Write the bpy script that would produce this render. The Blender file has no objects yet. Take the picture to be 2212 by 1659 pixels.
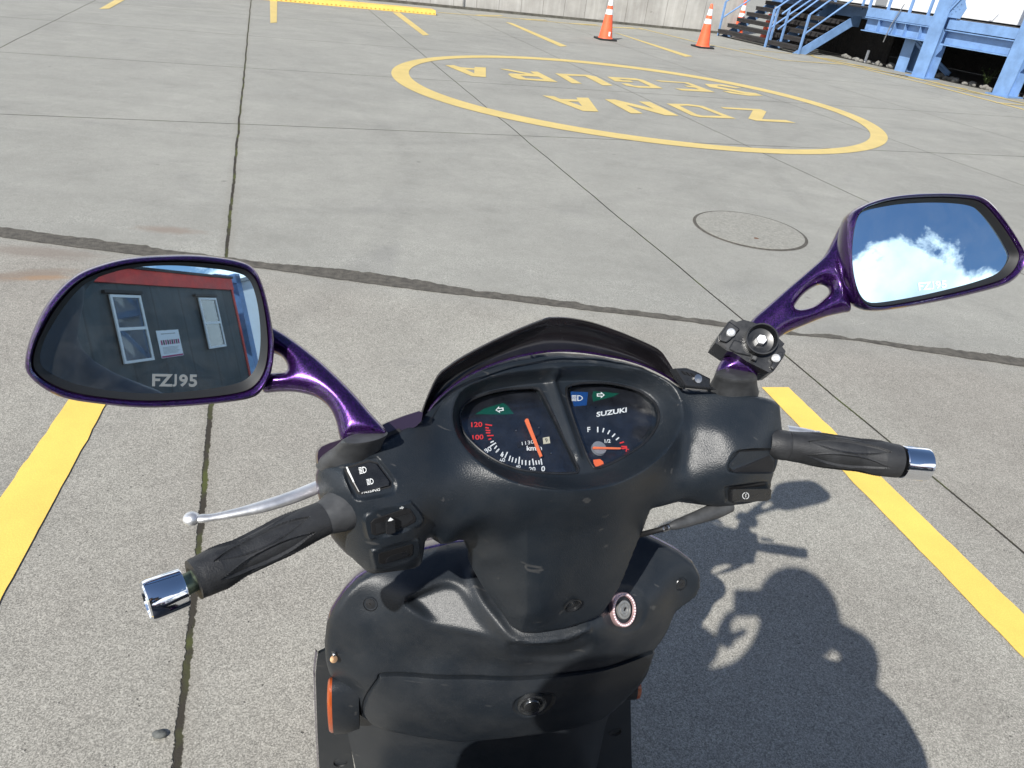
import bpy, bmesh, math, random
import numpy as np
from mathutils import Vector, Matrix, geometry
random.seed(7)
rad = math.radians
scene = bpy.context.scene
COL = scene.collection

# ------------------------------------------------------------------ camera
W0, H0, F0 = 2212.0, 1659.0, 1519.0          # measured picture grid and focal length in the same units
PITCH, ROLL, CAMZ = rad(31.47), rad(7.07), 1.45
FW = np.array([0, math.cos(PITCH), -math.sin(PITCH)])
_r0 = np.array([1.0, 0, 0]); _u0 = np.array([0, math.sin(PITCH), math.cos(PITCH)])
RT = math.cos(ROLL)*_r0 + math.sin(ROLL)*_u0
UP = -math.sin(ROLL)*_r0 + math.cos(ROLL)*_u0
CC = np.array([0, 0, CAMZ])
cam_d = bpy.data.cameras.new('camera'); cam = bpy.data.objects.new('camera', cam_d); COL.objects.link(cam)
cam_d.sensor_width = 36; cam_d.lens = 36*F0/W0; cam_d.clip_start = 0.02; cam_d.clip_end = 600
cam.matrix_world = Matrix(((RT[0], UP[0], -FW[0], 0), (RT[1], UP[1], -FW[1], 0), (RT[2], UP[2], -FW[2], CAMZ), (0, 0, 0, 1)))
scene.camera = cam

# ------------------------------------------------------------------ sun and sky
SUN_DIR = np.array([.3365, .6540, -.6775]); SUN_DIR /= np.linalg.norm(SUN_DIR)    # travel of the light
SUN_EL = math.asin(-SUN_DIR[2]); SUN_AZ = math.atan2(-SUN_DIR[0], -SUN_DIR[1])      # azimuth of the sun from +Y towards +X
sl = bpy.data.lights.new('sun', 'SUN'); sl.energy = 4.9; sl.angle = rad(0.53); sl.color = (1.0, .965, .90)
so = bpy.data.objects.new('sun', sl); COL.objects.link(so)
so.rotation_euler = Vector(SUN_DIR).to_track_quat('-Z', 'Y').to_euler(); so.location = (-5, -8, 12)
w = bpy.data.worlds.new("World"); scene.world = w; w.use_nodes = True
nt = w.node_tree; nt.nodes.clear(); N = nt.nodes.new; L = nt.links.new
def wn(t, **k):
    n = N(t)
    for a, b in k.items(): setattr(n, a, b)
    return n
wo = wn('ShaderNodeOutputWorld'); bg = wn('ShaderNodeBackground'); sky = wn('ShaderNodeTexSky', sky_type='NISHITA', sun_disc=False)
sky.sun_elevation = SUN_EL; sky.sun_rotation = SUN_AZ; sky.air_density = 1.0; sky.dust_density = .5; sky.ozone_density = 2.2
bg.inputs['Strength'].default_value = .082
tc = wn('ShaderNodeTexCoord'); mp = wn('ShaderNodeMapping'); mp.inputs['Scale'].default_value = (1, 1, 1.5)
L(tc.outputs['Generated'], mp.inputs[0])
nz = wn('ShaderNodeTexNoise'); nz.inputs['Scale'].default_value = 5.0; nz.inputs['Detail'].default_value = 14; nz.inputs['Roughness'].default_value = .62; nz.inputs['Distortion'].default_value = .25
L(mp.outputs[0], nz.inputs['Vector'])
sx = wn('ShaderNodeSeparateXYZ'); L(tc.outputs['Generated'], sx.inputs[0])
# cumulus bank low in the sky, thinning upwards
mr = wn('ShaderNodeMapRange'); mr.inputs['From Min'].default_value = .30; mr.inputs['From Max'].default_value = .72; mr.inputs['To Min'].default_value = .08; mr.inputs['To Max'].default_value = -.36
L(sx.outputs['Z'], mr.inputs['Value'])
ad = wn('ShaderNodeMath', operation='ADD'); L(nz.outputs['Fac'], ad.inputs[0]); L(mr.outputs[0], ad.inputs[1])
last = ad.outputs[0]
for (bx_, by_, bz_), br_, am_ in (((.69, -.575, .415), .125, .25), ((.77, -.51, .36), .09, .24), ((.85, -.41, .315), .08, .22), ((-.3, -.85, .35), .25, .2)):
    ds = wn('ShaderNodeVectorMath', operation='DISTANCE'); L(tc.outputs['Generated'], ds.inputs[0]); ds.inputs[1].default_value = (bx_, by_, bz_)
    dm = wn('ShaderNodeMapRange', interpolation_type='SMOOTHSTEP'); dm.inputs['From Min'].default_value = br_*1.25; dm.inputs['From Max'].default_value = br_*.45; dm.inputs['To Max'].default_value = am_; L(ds.outputs['Value'], dm.inputs['Value'])
    a3 = wn('ShaderNodeMath', operation='ADD'); L(last, a3.inputs[0]); L(dm.outputs[0], a3.inputs[1]); last = a3.outputs[0]
cr = wn('ShaderNodeValToRGB'); cr.color_ramp.elements[0].position = .49; cr.color_ramp.elements[1].position = .57
L(last, cr.inputs[0])
nz2 = wn('ShaderNodeTexNoise'); nz2.inputs['Scale'].default_value = 6; nz2.inputs['Detail'].default_value = 8
L(mp.outputs[0], nz2.inputs['Vector'])
cr2 = wn('ShaderNodeValToRGB'); cr2.color_ramp.elements[0].position = .3; cr2.color_ramp.elements[0].color = (8.5, 9.0, 9.8, 1); cr2.color_ramp.elements[1].position = .6; cr2.color_ramp.elements[1].color = (16, 16, 16, 1)
L(nz2.outputs['Fac'], cr2.inputs[0])
tint = wn('ShaderNodeMix', data_type='RGBA', blend_type='MULTIPLY'); tint.inputs[0].default_value = 1; tint.inputs[7].default_value = (.98, 1.02, 1.06, 1); L(sky.outputs[0], tint.inputs[6])
mx = wn('ShaderNodeMix', data_type='RGBA'); L(cr.outputs[0], mx.inputs[0]); L(tint.outputs[2], mx.inputs[6]); L(cr2.outputs[0], mx.inputs[7])
L(mx.outputs[2], bg.inputs['Color']); L(bg.outputs[0], wo.inputs[0])
scene.view_settings.view_transform = 'Standard'; scene.view_settings.look = 'None'
scene.view_settings.exposure = .40; scene.view_settings.gamma = 1
scene.render.engine = 'CYCLES'
scene.cycles.max_bounces = 8; scene.cycles.use_denoising = True

# ------------------------------------------------------------------ measuring helpers
def ray(x, y): return FW + RT*(x-W0/2)/F0 - UP*(y-H0/2)/F0
def G(x, y, z=0.0):                       # picture point -> point on the horizontal plane z
    d = ray(x, y); return CC + d*(z-CC[2])/d[2]
def DP(x, y, depth): return CC + ray(x, y)*depth
def onplane(p, O, n):
    d = ray(*p); return CC + d*(((O-CC)@n)/(d@n))
def prj(P):
    v = P-CC; return float(v@FW)
class Frame:
    def __init__(s, O, X, Y, Z=(0, 0, 1)): s.O = np.array(O, float); s.X = np.array(X, float); s.Y = np.array(Y, float); s.Z = np.array(Z, float)
    def w(s, x, y, z): return s.O + s.X*x + s.Y*y + s.Z*z
    def l(s, P): d = np.array(P)-s.O; return np.array([d@s.X, d@s.Y, d@s.Z])
_a, _b = DP(355, 1290, .477), DP(1985, 1000, .70)
M0 = (_a+_b)/2; M0[2] = 0
BX = _b-_a; BX[2] = 0; BX /= np.linalg.norm(BX); BY = np.array([-BX[1], BX[0], 0])
BAR = Frame(M0, BX, BY)                                   # steered handlebar frame
yb = rad(13); CX = np.array([math.cos(yb), math.sin(yb), 0]); CY = np.array([-CX[1], CX[0], 0])
BODY = Frame(M0+BY*.13, CX, CY)                           # frame of the scooter body
STR = Frame((8.28, 17.57, 0), (-.45, .893, 0), (-.893, -.45, 0))   # blue steel platform: X along its front, Y outwards
def spline(pts, n=4, closed=True):
    P = np.array(pts, float); out = []; m = len(P)
    rng = range(m) if closed else range(m-1)
    for i in rng:
        p0 = P[(i-1) % m] if closed or i > 0 else P[i]; p1 = P[i]; p2 = P[(i+1) % m]; p3 = P[(i+2) % m] if closed or i < m-2 else P[i+1]
        for k in range(n):
            t = k/n; out.append(.5*((2*p1)+(-p0+p2)*t+(2*p0-5*p1+4*p2-p3)*t*t+(-p0+3*p1-3*p2+p3)*t**3))
    if not closed: out.append(P[-1])
    return np.array(out)
def resample(P, n, closed=True):
    P = np.array(P, float); Q = np.vstack([P, P[:1]]) if closed else P
    s = np.r_[0, np.cumsum(np.linalg.norm(np.diff(Q, axis=0), axis=1))]; t = np.linspace(0, s[-1], n, endpoint=not closed)
    return np.array([[np.interp(u, s, Q[:, k]) for k in range(Q.shape[1])] for u in t])

# ------------------------------------------------------------------ object helpers
def tag(o, label=None, cat=None, group=None, kind=None):
    if label: o['label'] = label
    if cat: o['category'] = cat
    if group: o['group'] = group
    if kind: o['kind'] = kind
    return o
def link(o, parent=None):
    COL.objects.link(o)
    if parent is not None:
        o.parent = parent; o.matrix_parent_inverse = WM[parent.name].inverted()
    WM[o.name] = o.matrix_basis.copy() if parent is None else Matrix.Identity(4)
    return o
WM = {}
def mobj(name, verts, faces, mats, parent=None, smooth=True, fm=None, sharp=None):
    me = bpy.data.meshes.new(name); me.from_pydata([tuple(map(float, v)) for v in verts], [], [tuple(map(int, f)) for f in faces]); me.validate(); me.update()
    if not isinstance(mats, (list, tuple)): mats = [mats]
    for m in mats: me.materials.append(m)
    if fm is not None and len(fm) == len(me.polygons):
        me.polygons.foreach_set('material_index', fm)
    me.polygons.foreach_set('use_smooth', [smooth]*len(me.polygons))
    if smooth and sharp is not None: me.set_sharp_from_angle(angle=rad(sharp))
    return link(bpy.data.objects.new(name, me), parent)
def empty(name, P, rz=0):
    o = bpy.data.objects.new(name, None); o.empty_display_size = .2; o.location = tuple(map(float, P)); o.rotation_euler = (0, 0, rz)
    COL.objects.link(o); WM[o.name] = Matrix.LocRotScale(Vector(o.location), o.rotation_euler, None); return o
class MB:
    def __init__(s): s.v = []; s.f = []; s.m = []
    def add(s, v, f, mi=0):
        o = len(s.v); s.v += [tuple(map(float, p)) for p in v]; s.f += [tuple(int(i)+o for i in q) for q in f]; s.m += [mi]*len(f); return s
    def box(s, c, sx, sy, sz, X=(1, 0, 0), Y=(0, 1, 0), Z=(0, 0, 1), mi=0):
        c, X, Y, Z = [np.array(q, float) for q in (c, X, Y, Z)]
        v = [c+X*sx*i/2+Y*sy*j/2+Z*sz*k/2 for i in (-1, 1) for j in (-1, 1) for k in (-1, 1)]
        return s.add(v, [(0, 1, 3, 2), (4, 6, 7, 5), (0, 4, 5, 1), (2, 3, 7, 6), (0, 2, 6, 4), (1, 5, 7, 3)], mi)
    def bar(s, a, b, wd, ht, up=(0, 0, 1), mi=0):
        a, b, up = [np.array(q, float) for q in (a, b, up)]; d = b-a; ln = np.linalg.norm(d); d /= ln
        sd = np.cross(d, up); sd /= np.linalg.norm(sd); u = np.cross(sd, d)
        return s.box((a+b)/2, wd, ln, ht, sd, d, u, mi)
    def loft(s, rings, closed=True, cap0=False, cap1=False, mi=0):
        n = len(rings[0]); v = [p for r in rings for p in r]; f = []
        for i in range(len(rings)-1):
            for j in range(n if closed else n-1):
                k = (j+1) % n; f.append((i*n+j, i*n+k, (i+1)*n+k, (i+1)*n+j))
        if cap0: f.append(tuple(range(n))[::-1])
        if cap1: f.append(tuple((len(rings)-1)*n+j for j in range(n)))
        return s.add(v, f, mi)
    def tube(s, path, r, n=12, caps=True, flat=None, up=None, mi=0):
        P = np.array(path, float); m = len(P); r = [r]*m if np.isscalar(r) else list(r)
        if len(r) != m: r = list(np.interp(np.linspace(0, 1, m), np.linspace(0, 1, len(r)), r))
        T = np.gradient(P, axis=0); T /= np.linalg.norm(T, axis=1)[:, None]
        u = np.array(up, float) if up is not None else (np.array([0, 0, 1.]) if abs(T[0][2]) < .9 else np.array([1., 0, 0])); rings = []
        for i in range(m):
            sd = np.cross(T[i], u); sd /= np.linalg.norm(sd); uu = np.cross(sd, T[i])
            if up is None: u = uu
            fl = 1 if flat is None else flat
            rings.append([P[i]+r[i]*(math.cos(2*math.pi*k/n)*sd+fl*math.sin(2*math.pi*k/n)*uu) for k in range(n)])
        return s.loft(rings, True, caps, caps, mi)
    def lathe(s, O, ax, prof, n=32, caps=(True, True), mi=0):
        O = np.array(O, float); ax = np.array(ax, float); ax /= np.linalg.norm(ax)
        h = np.array([0, 0, 1.]) if abs(ax[2]) < .9 else np.array([1., 0, 0]); u = np.cross(ax, h); u /= np.linalg.norm(u); v = np.cross(ax, u)
        rings = [[O+ax*z+r*(math.cos(2*math.pi*k/n)*u+math.sin(2*math.pi*k/n)*v) for k in range(n)] for r, z in prof]
        return s.loft(rings, True, caps[0], caps[1], mi)
    def ball(s, c, r, n=12, sc=(1, 1, 1), mi=0):
        c = np.array(c, float); rings = []
        for i in range(n//2+1):
            th = math.pi*i/(n//2); rr = max(math.sin(th), .001)
            rings.append([c+r*np.array([rr*math.cos(2*math.pi*k/n)*sc[0], rr*math.sin(2*math.pi*k/n)*sc[1], math.cos(th)*sc[2]]) for k in range(n)])
        return s.loft(rings, True, True, True, mi)
    def prism(s, poly, off, mi=0):                    # closed polygon of 3-D points extruded by the vector off
        P = np.array(poly, float); o = np.array(off, float); n = len(P)
        tri = geometry.tessellate_polygon([[Vector(p) for p in P]])
        f = [tuple(t) for t in tri]+[tuple(i+n for i in t)[::-1] for t in tri]+[(i, (i+1) % n, (i+1) % n+n, i+n) for i in range(n)]
        return s.add(list(P)+list(P+o), f, mi)
    def build(s, name, mats, parent=None, smooth=False, sharp=40, bevel=0, seg=2):
        o = mobj(name, s.v, s.f, mats, parent, smooth, s.m, sharp if smooth else None)
        bm = bmesh.new(); bm.from_mesh(o.data); bmesh.ops.recalc_face_normals(bm, faces=bm.faces); bm.to_mesh(o.data); bm.free()
        if bevel:
            b = o.modifiers.new('bevel', 'BEVEL'); b.width = bevel; b.segments = seg; b.limit_method = 'ANGLE'; b.angle_limit = rad(35)
        return o
def sheet(name, loops, mat, z, parent=None):          # flat polygon(s) with holes on the ground
    vs, fs = [], []
    for lp in loops:
        rings = [[Vector((p[0], p[1], z)) for p in r] for r in lp]; o = len(vs)
        vs += [tuple(v) for r in rings for v in r]
        for t in geometry.tessellate_polygon(rings):
            a, b, c = [Vector(vs[o+i]) for i in t]
            t = tuple(o+i for i in t)
            fs.append(t if (b-a).cross(c-a).z > 0 else t[::-1])
    return mobj(name, vs, fs, mat, parent, False)

# ------------------------------------------------------------------ materials
def mat(name, col=(.5, .5, .5), rough=.5, metal=0.0, coat=0.0, spec=.5, bump=None, vary=None, coat_rough=.05):
    m = bpy.data.materials.new(name); m.use_nodes = True; t = m.node_tree; b = t.nodes['Principled BSDF']
    b.inputs['Base Color'].default_value = (*col, 1); b.inputs['Roughness'].default_value = rough; b.inputs['Metallic'].default_value = metal
    b.inputs['Coat Weight'].default_value = coat; b.inputs['Coat Roughness'].default_value = coat_rough; b.inputs['Specular IOR Level'].default_value = spec
    geo = None
    def pos():
        nonlocal geo
        if geo is None: geo = t.nodes.new('ShaderNodeNewGeometry')
        return geo.outputs['Position']
    if vary:                                          # (scale, amount) real wear and dirt
        n = t.nodes.new('ShaderNodeTexNoise'); n.inputs['Scale'].default_value = vary[0]; n.inputs['Detail'].default_value = 8; n.inputs['Roughness'].default_value = .65
        t.links.new(pos(), n.inputs['Vector'])
        r = t.nodes.new('ShaderNodeMapRange'); r.inputs['From Min'].default_value = .3; r.inputs['From Max'].default_value = .7
        r.inputs['To Min'].default_value = 1-vary[1]; r.inputs['To Max'].default_value = 1+vary[1]; t.links.new(n.outputs['Fac'], r.inputs['Value'])
        mm = t.nodes.new('ShaderNodeVectorMath'); mm.operation = 'SCALE'; mm.inputs[0].default_value = col; t.links.new(r.outputs[0], mm.inputs['Scale'])
        t.links.new(mm.outputs[0], b.inputs['Base Color'])
        r2 = t.nodes.new('ShaderNodeMapRange'); r2.inputs['From Min'].default_value = .3; r2.inputs['From Max'].default_value = .7
        r2.inputs['To Min'].default_value = max(rough-.08, .02); r2.inputs['To Max'].default_value = min(rough+.1, 1); t.links.new(n.outputs['Fac'], r2.inputs['Value']); t.links.new(r2.outputs[0], b.inputs['Roughness'])
    if bump:                                          # (scale, strength, distance)
        n = t.nodes.new('ShaderNodeTexNoise'); n.inputs['Scale'].default_value = bump[0]; n.inputs['Detail'].default_value = 3
        t.links.new(pos(), n.inputs['Vector'])
        bp = t.nodes.new('ShaderNodeBump'); bp.inputs['Strength'].default_value = bump[1]; bp.inputs['Distance'].default_value = bump[2]
        t.links.new(n.outputs['Fac'], bp.inputs['Height']); t.links.new(bp.outputs[0], b.inputs['Normal'])
    return m
M = {}
def worn_plastic(name, col, rough, grain, dust=.5):
    """textured black plastic: moulded grain, fine scratches, grey dust in patches"""
    m = mat(name, col, rough, spec=.36, bump=(grain, .5, .0006)); t = m.node_tree; b = t.nodes['Principled BSDF']
    g = t.nodes.new('ShaderNodeNewGeometry')
    n = t.nodes.new('ShaderNodeTexNoise'); n.inputs['Scale'].default_value = 14; n.inputs['Detail'].default_value = 10; n.inputs['Roughness'].default_value = .7; t.links.new(g.outputs['Position'], n.inputs['Vector'])
    r = t.nodes.new('ShaderNodeMapRange'); r.inputs['From Min'].default_value = .42; r.inputs['From Max'].default_value = .75; r.inputs['To Max'].default_value = dust; t.links.new(n.outputs['Fac'], r.inputs['Value'])
    # scratches: thin bands of stretched noise
    mp = t.nodes.new('ShaderNodeMapping'); mp.inputs['Rotation'].default_value = (.3, .5, .7); mp.inputs['Scale'].default_value = (6, 110, 60); t.links.new(g.outputs['Position'], mp.inputs[0])
    s = t.nodes.new('ShaderNodeTexNoise'); s.inputs['Scale'].default_value = 1.4; s.inputs['Detail'].default_value = 2; t.links.new(mp.outputs[0], s.inputs['Vector'])
    sr = t.nodes.new('ShaderNodeMapRange'); sr.inputs['From Min'].default_value = .70; sr.inputs['From Max'].default_value = .74; t.links.new(s.outputs['Fac'], sr.inputs['Value'])
    # dust specks
    v = t.nodes.new('ShaderNodeTexVoronoi'); v.inputs['Scale'].default_value = 130; t.links.new(g.outputs['Position'], v.inputs['Vector'])
    vr = t.nodes.new('ShaderNodeMapRange'); vr.inputs['From Min'].default_value = .06; vr.inputs['From Max'].default_value = .03; t.links.new(v.outputs['Distance'], vr.inputs['Value'])
    a = t.nodes.new('ShaderNodeMath'); a.operation = 'MAXIMUM'; t.links.new(sr.outputs[0], a.inputs[0]); t.links.new(vr.outputs[0], a.inputs[1])
    a2 = t.nodes.new('ShaderNodeMath'); a2.operation = 'MULTIPLY_ADD'; t.links.new(a.outputs[0], a2.inputs[0]); a2.inputs[1].default_value = .38; t.links.new(r.outputs[0], a2.inputs[2]); a2.use_clamp = True
    mx = t.nodes.new('ShaderNodeMix'); mx.data_type = 'RGBA'; mx.inputs[6].default_value = (*col, 1); mx.inputs[7].default_value = (.10, .098, .095, 1)
    t.links.new(a2.outputs[0], mx.inputs[0]); t.links.new(mx.outputs[2], b.inputs['Base Color'])
    rr = t.nodes.new('ShaderNodeMapRange'); rr.inputs['To Min'].default_value = rough; rr.inputs['To Max'].default_value = min(rough+.3, .9); t.links.new(r.outputs[0], rr.inputs['Value']); t.links.new(rr.outputs[0], b.inputs['Roughness'])
    return m
M['plastic'] = worn_plastic('black_plastic', (.012, .0165, .0225), .36, 800, .12)
M['plastic2'] = worn_plastic('leg_shield_plastic', (.0135, .0175, .023), .37, 800, .18)
M['plastic_smooth'] = mat('smooth_black_plastic', (.014, .015, .017), .28, vary=(60, .3))
M['mauve'] = mat('purple_with_sky_tone', (.035, .022, .045), .3, .4, coat=.6)  # purple cover paint with its greyish sky reflection put into the colour
M['visor'] = mat('smoked_plastic', (.010, .009, .011), .22, vary=(30, .3))
M['rubber'] = mat('grip_rubber', (.021, .022, .024), .5, bump=(900, .6, .0006), vary=(40, .45))
M['rubber2'] = mat('boot_rubber', (.045, .047, .05), .5, vary=(60, .4))
M['chrome'] = mat('chrome', (.82, .84, .88), .07, 1.0)
M['alu'] = mat('polished_aluminium', (.80, .81, .82), .42, .85, bump=(300, .25, .0004), vary=(50, .15))
M['steel'] = mat('steel', (.5, .5, .5), .3, 1.0)
M['zinc'] = mat('zinc_bolt', (.85, .86, .87), .35, .6)
M['barsteel'] = mat('bare_bar_steel', (.16, .20, .14), .4, .7, vary=(120, .5))
M['lockgrey'] = mat('lock_grey', (.30, .30, .29), .4, .6, vary=(150, .2))
M['black'] = mat('matt_black', (.006, .006, .007), .6)
M['gaugeface'] = mat('gauge_face', (.013, .014, .018), .35, coat=.6, bump=(500, .1, .0003), vary=(60, .5), coat_rough=.12)
M['white'] = mat('print_white', (.78, .80, .80), .5)
M['red'] = mat('print_red', (.75, .035, .03), .5)
M['orange'] = mat('print_orange', (.9, .16, .05), .45)
M['needle'] = mat('needle_orange', (.92, .20, .07), .4)
M['green'] = mat('lamp_green', (.005, .075, .05), .3, coat=.5)
M['blue'] = mat('lamp_blue', (.01, .06, .22), .3, coat=.5)
M['mirror'] = mat('mirror_glass', (.86, .88, .90), .012, 1.0)
def mirrormat():
    m = mat('mirror_glass', (.60, .83, 1.0), .012, 1.0); t = m.node_tree; b = t.nodes['Principled BSDF']; o = t.nodes['Material Output']; g = t.nodes.new('ShaderNodeNewGeometry'); d = t.nodes.new('ShaderNodeBsdfDiffuse'); d.inputs[0].default_value = (.4, .42, .42, 1); x = t.nodes.new('ShaderNodeMixShader')
    n = t.nodes.new('ShaderNodeTexNoise'); n.inputs['Scale'].default_value = 38; n.inputs['Detail'].default_value = 9; n.inputs['Roughness'].default_value = .7; n.inputs['Distortion'].default_value = .8; t.links.new(g.outputs['Position'], n.inputs['Vector'])
    r = t.nodes.new('ShaderNodeMapRange'); r.inputs['From Min'].default_value = .42; r.inputs['From Max'].default_value = .8; r.inputs['To Min'].default_value = .012; r.inputs['To Max'].default_value = .07; t.links.new(n.outputs['Fac'], r.inputs['Value'])
    t.links.new(r.outputs[0], x.inputs[0]); t.links.new(b.outputs[0], x.inputs[1]); t.links.new(d.outputs[0], x.inputs[2]); t.links.new(x.outputs[0], o.inputs[0]); return m
M['mirror'] = mirrormat()
M['etch2'] = mat('etched_letters_pale', (.62, .66, .70), .6)
M['etch'] = mat('etched_letters', (.30, .33, .34), .5, .6)
M['amber'] = mat('amber_lens', (.36, .065, .012), .35, coat=.6, bump=(700, .5, .0008))
M['skin'] = mat('skin', (.42, .24, .16), .55, vary=(20, .1))
M['shirt'] = mat('dark_shirt', (.035, .04, .055), .85, vary=(12, .3))
M['jeans'] = mat('jeans', (.05, .08, .15), .85, vary=(15, .3))
M['hair'] = mat('hair', (.012, .009, .007), .6)
def purple():
    m = mat('purple_metallic', (.03, .010, .075), .26, .75, coat=1.0, coat_rough=.04); t = m.node_tree; b = t.nodes['Principled BSDF']
    g = t.nodes.new('ShaderNodeNewGeometry'); v = t.nodes.new('ShaderNodeTexVoronoi'); v.inputs['Scale'].default_value = 1500; t.links.new(g.outputs['Position'], v.inputs['Vector'])
    r = t.nodes.new('ShaderNodeValToRGB'); r.color_ramp.elements[0].position = .25; r.color_ramp.elements[0].color = (.008, .004, .022, 1); r.color_ramp.elements[1].position = .9; r.color_ramp.elements[1].color = (.085, .02, .19, 1)
    t.links.new(v.outputs['Color'], r.inputs[0]); t.links.new(r.outputs[0], b.inputs['Base Color']); return m
M['purple'] = purple()
def lensmat():
    m = bpy.data.materials.new('clear_lens'); m.use_nodes = True; t = m.node_tree; t.nodes.clear(); o = t.nodes.new('ShaderNodeOutputMaterial'); tr = t.nodes.new('ShaderNodeBsdfTransparent'); gl = t.nodes.new('ShaderNodeBsdfGlossy'); mx = t.nodes.new('ShaderNodeMixShader')
    gl.inputs['Roughness'].default_value = .12; tr.inputs[0].default_value = (.93, .94, .95, 1); g = t.nodes.new('ShaderNodeNewGeometry'); n = t.nodes.new('ShaderNodeTexNoise'); n.inputs['Scale'].default_value = 90; n.inputs['Detail'].default_value = 9; n.inputs['Roughness'].default_value = .8; t.links.new(g.outputs['Position'], n.inputs['Vector'])
    r = t.nodes.new('ShaderNodeMapRange'); r.inputs['From Min'].default_value = .4; r.inputs['From Max'].default_value = .75; r.inputs['To Min'].default_value = .045; r.inputs['To Max'].default_value = .13; t.links.new(n.outputs['Fac'], r.inputs['Value'])
    t.links.new(r.outputs[0], mx.inputs[0]); t.links.new(tr.outputs[0], mx.inputs[1]); t.links.new(gl.outputs[0], mx.inputs[2]); t.links.new(mx.outputs[0], o.inputs[0]); return m
M['lens'] = lensmat()
M['lockdark'] = mat('lock_dark', (.10, .105, .11), .25, .8)

def concrete_ground():
    m = bpy.data.materials.new('concrete_pavement'); m.use_nodes = True; t = m.node_tree; b = t.nodes['Principled BSDF']
    nn, ll = t.nodes.new, t.links.new
    def node(ty, **k):
        n = nn(ty)
        for a, v in k.items(): setattr(n, a, v)
        return n
    def math_(op, a, b_=None, c=None, clamp=False):
        n = node('ShaderNodeMath', operation=op, use_clamp=clamp)
        for i, q in enumerate((a, b_, c)):
            if q is None: continue
            if isinstance(q, (int, float)): n.inputs[i].default_value = q
            else: ll(q, n.inputs[i])
        return n.outputs[0]
    def noise(scale, det=6, ro=.6, dist=0, vec=None, sc=None):
        n = node('ShaderNodeTexNoise'); n.inputs['Scale'].default_value = scale; n.inputs['Detail'].default_value = det; n.inputs['Roughness'].default_value = ro; n.inputs['Distortion'].default_value = dist
        v = vec or pos
        if sc: mpn = node('ShaderNodeMapping'); mpn.inputs['Scale'].default_value = sc; mpn.inputs['Rotation'].default_value = (0, 0, rad(8)); ll(v, mpn.inputs[0]); v = mpn.outputs[0]
        ll(v, n.inputs['Vector']); return n.outputs['Fac']
    def mapr(v, a, b_, c=0., d=1.):
        n = node('ShaderNodeMapRange'); ll(v, n.inputs['Value'])
        for i, q in zip(('From Min', 'From Max', 'To Min', 'To Max'), (a, b_, c, d)): n.inputs[i].default_value = q
        return n.outputs[0]
    def mix(f, a, b_):
        n = node('ShaderNodeMix', data_type='RGBA'); ll(f, n.inputs[0]) if not isinstance(f, (int, float)) else setattr(n.inputs[0], 'default_value', f)
        for i, q in ((6, a), (7, b_)):
            if isinstance(q, tuple): n.inputs[i].default_value = (*q, 1)
            else: ll(q, n.inputs[i])
        return n.outputs[2]
    geo = node('ShaderNodeNewGeometry'); pos = geo.outputs['Position']; s = node('ShaderNodeSeparateXYZ'); ll(pos, s.inputs[0]); X, Y = s.outputs['X'], s.outputs['Y']
    big = noise(.55, 8, .62, .4); mid = noise(2.6, 8, .6, .3); streak = noise(1.0, 8, .65, .2, sc=(.6, 3.2, 1))
    fine = noise(260, 3, .7); grit = noise(620, 2, .7)
    near = mapr(Y, 2.95, 3.3, 1, 0)
    c1 = mix(mapr(big, .3, .7), (.262, .260, .238), (.314, .311, .282)); c1 = mix(math_('MULTIPLY', mapr(streak, .42, .66), .25), c1, (.235, .232, .212))
    c2 = mix(mapr(big, .38, .62), (.272, .258, .230), (.314, .306, .272))
    col = mix(near, c1, c2)
    mul = math_('MULTIPLY', mapr(mid, .3, .7, .93, 1.07), mapr(fine, .3, .7, .74, 1.26)); mul = math_('MULTIPLY', mul, mapr(grit, .3, .7, .80, 1.2)); mul = math_('MULTIPLY', mul, mapr(noise(60, 5, .8), .3, .7, .90, 1.10)); mul = math_('MULTIPLY', mul, mapr(noise(13, 9, .8, .3), .3, .7, .91, 1.09))
    # exposed aggregate: coarser light and dark grains in the near slabs and beside the gap
    v = node('ShaderNodeTexVoronoi'); v.inputs['Scale'].default_value = 380; ll(pos, v.inputs['Vector']); sv = node('ShaderNodeSeparateColor'); ll(v.outputs['Color'], sv.inputs[0])
    band = mapr(math_('ABSOLUTE', math_('SUBTRACT', Y, 3.35)), .55, .1)
    agg = math_('MAXIMUM', near, math_('MULTIPLY', band, mapr(mid, .4, .6)))
    mul = math_('MULTIPLY', mul, math_('ADD', 1.0, math_('MULTIPLY', math_('MULTIPLY', math_('SUBTRACT', sv.outputs[0], .5), .55), math_('ADD', .35, agg))))
    # pits
    vp = node('ShaderNodeTexVoronoi'); vp.inputs['Scale'].default_value = 42; ll(pos, vp.inputs['Vector'])
    pit = math_('MULTIPLY', mapr(vp.outputs['Distance'], .12, .07), mapr(noise(9, 2), .5, .56)); mul = math_('MULTIPLY', mul, math_('SUBTRACT', 1.0, math_('MULTIPLY', pit, .55)))
    sc = node('ShaderNodeVectorMath', operation='SCALE'); ll(col, sc.inputs[0]); ll(mul, sc.inputs['Scale']); col = sc.outputs[0]
    # dark tyre smears / damp patches
    col = mix(math_('MULTIPLY', mapr(noise(.9, 7, .6, 1.2), .60, .72), .22), col, (.16, .16, .165))
    # rusty stains at the gap (left) : ellipses in world space
    def ell(cx, cy, rx, ry, a=0.):
        ca, sa = math.cos(a), math.sin(a)
        dx = math_('SUBTRACT', X, cx); dy = math_('SUBTRACT', Y, cy)
        u = math_('DIVIDE', math_('ADD', math_('MULTIPLY', dx, ca), math_('MULTIPLY', dy, sa)), rx); v_ = math_('DIVIDE', math_('SUBTRACT', math_('MULTIPLY', dy, ca), math_('MULTIPLY', dx, sa)), ry)
        d = math_('SQRT', math_('ADD', math_('MULTIPLY', u, u), math_('MULTIPLY', v_, v_)))
        return d
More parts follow.
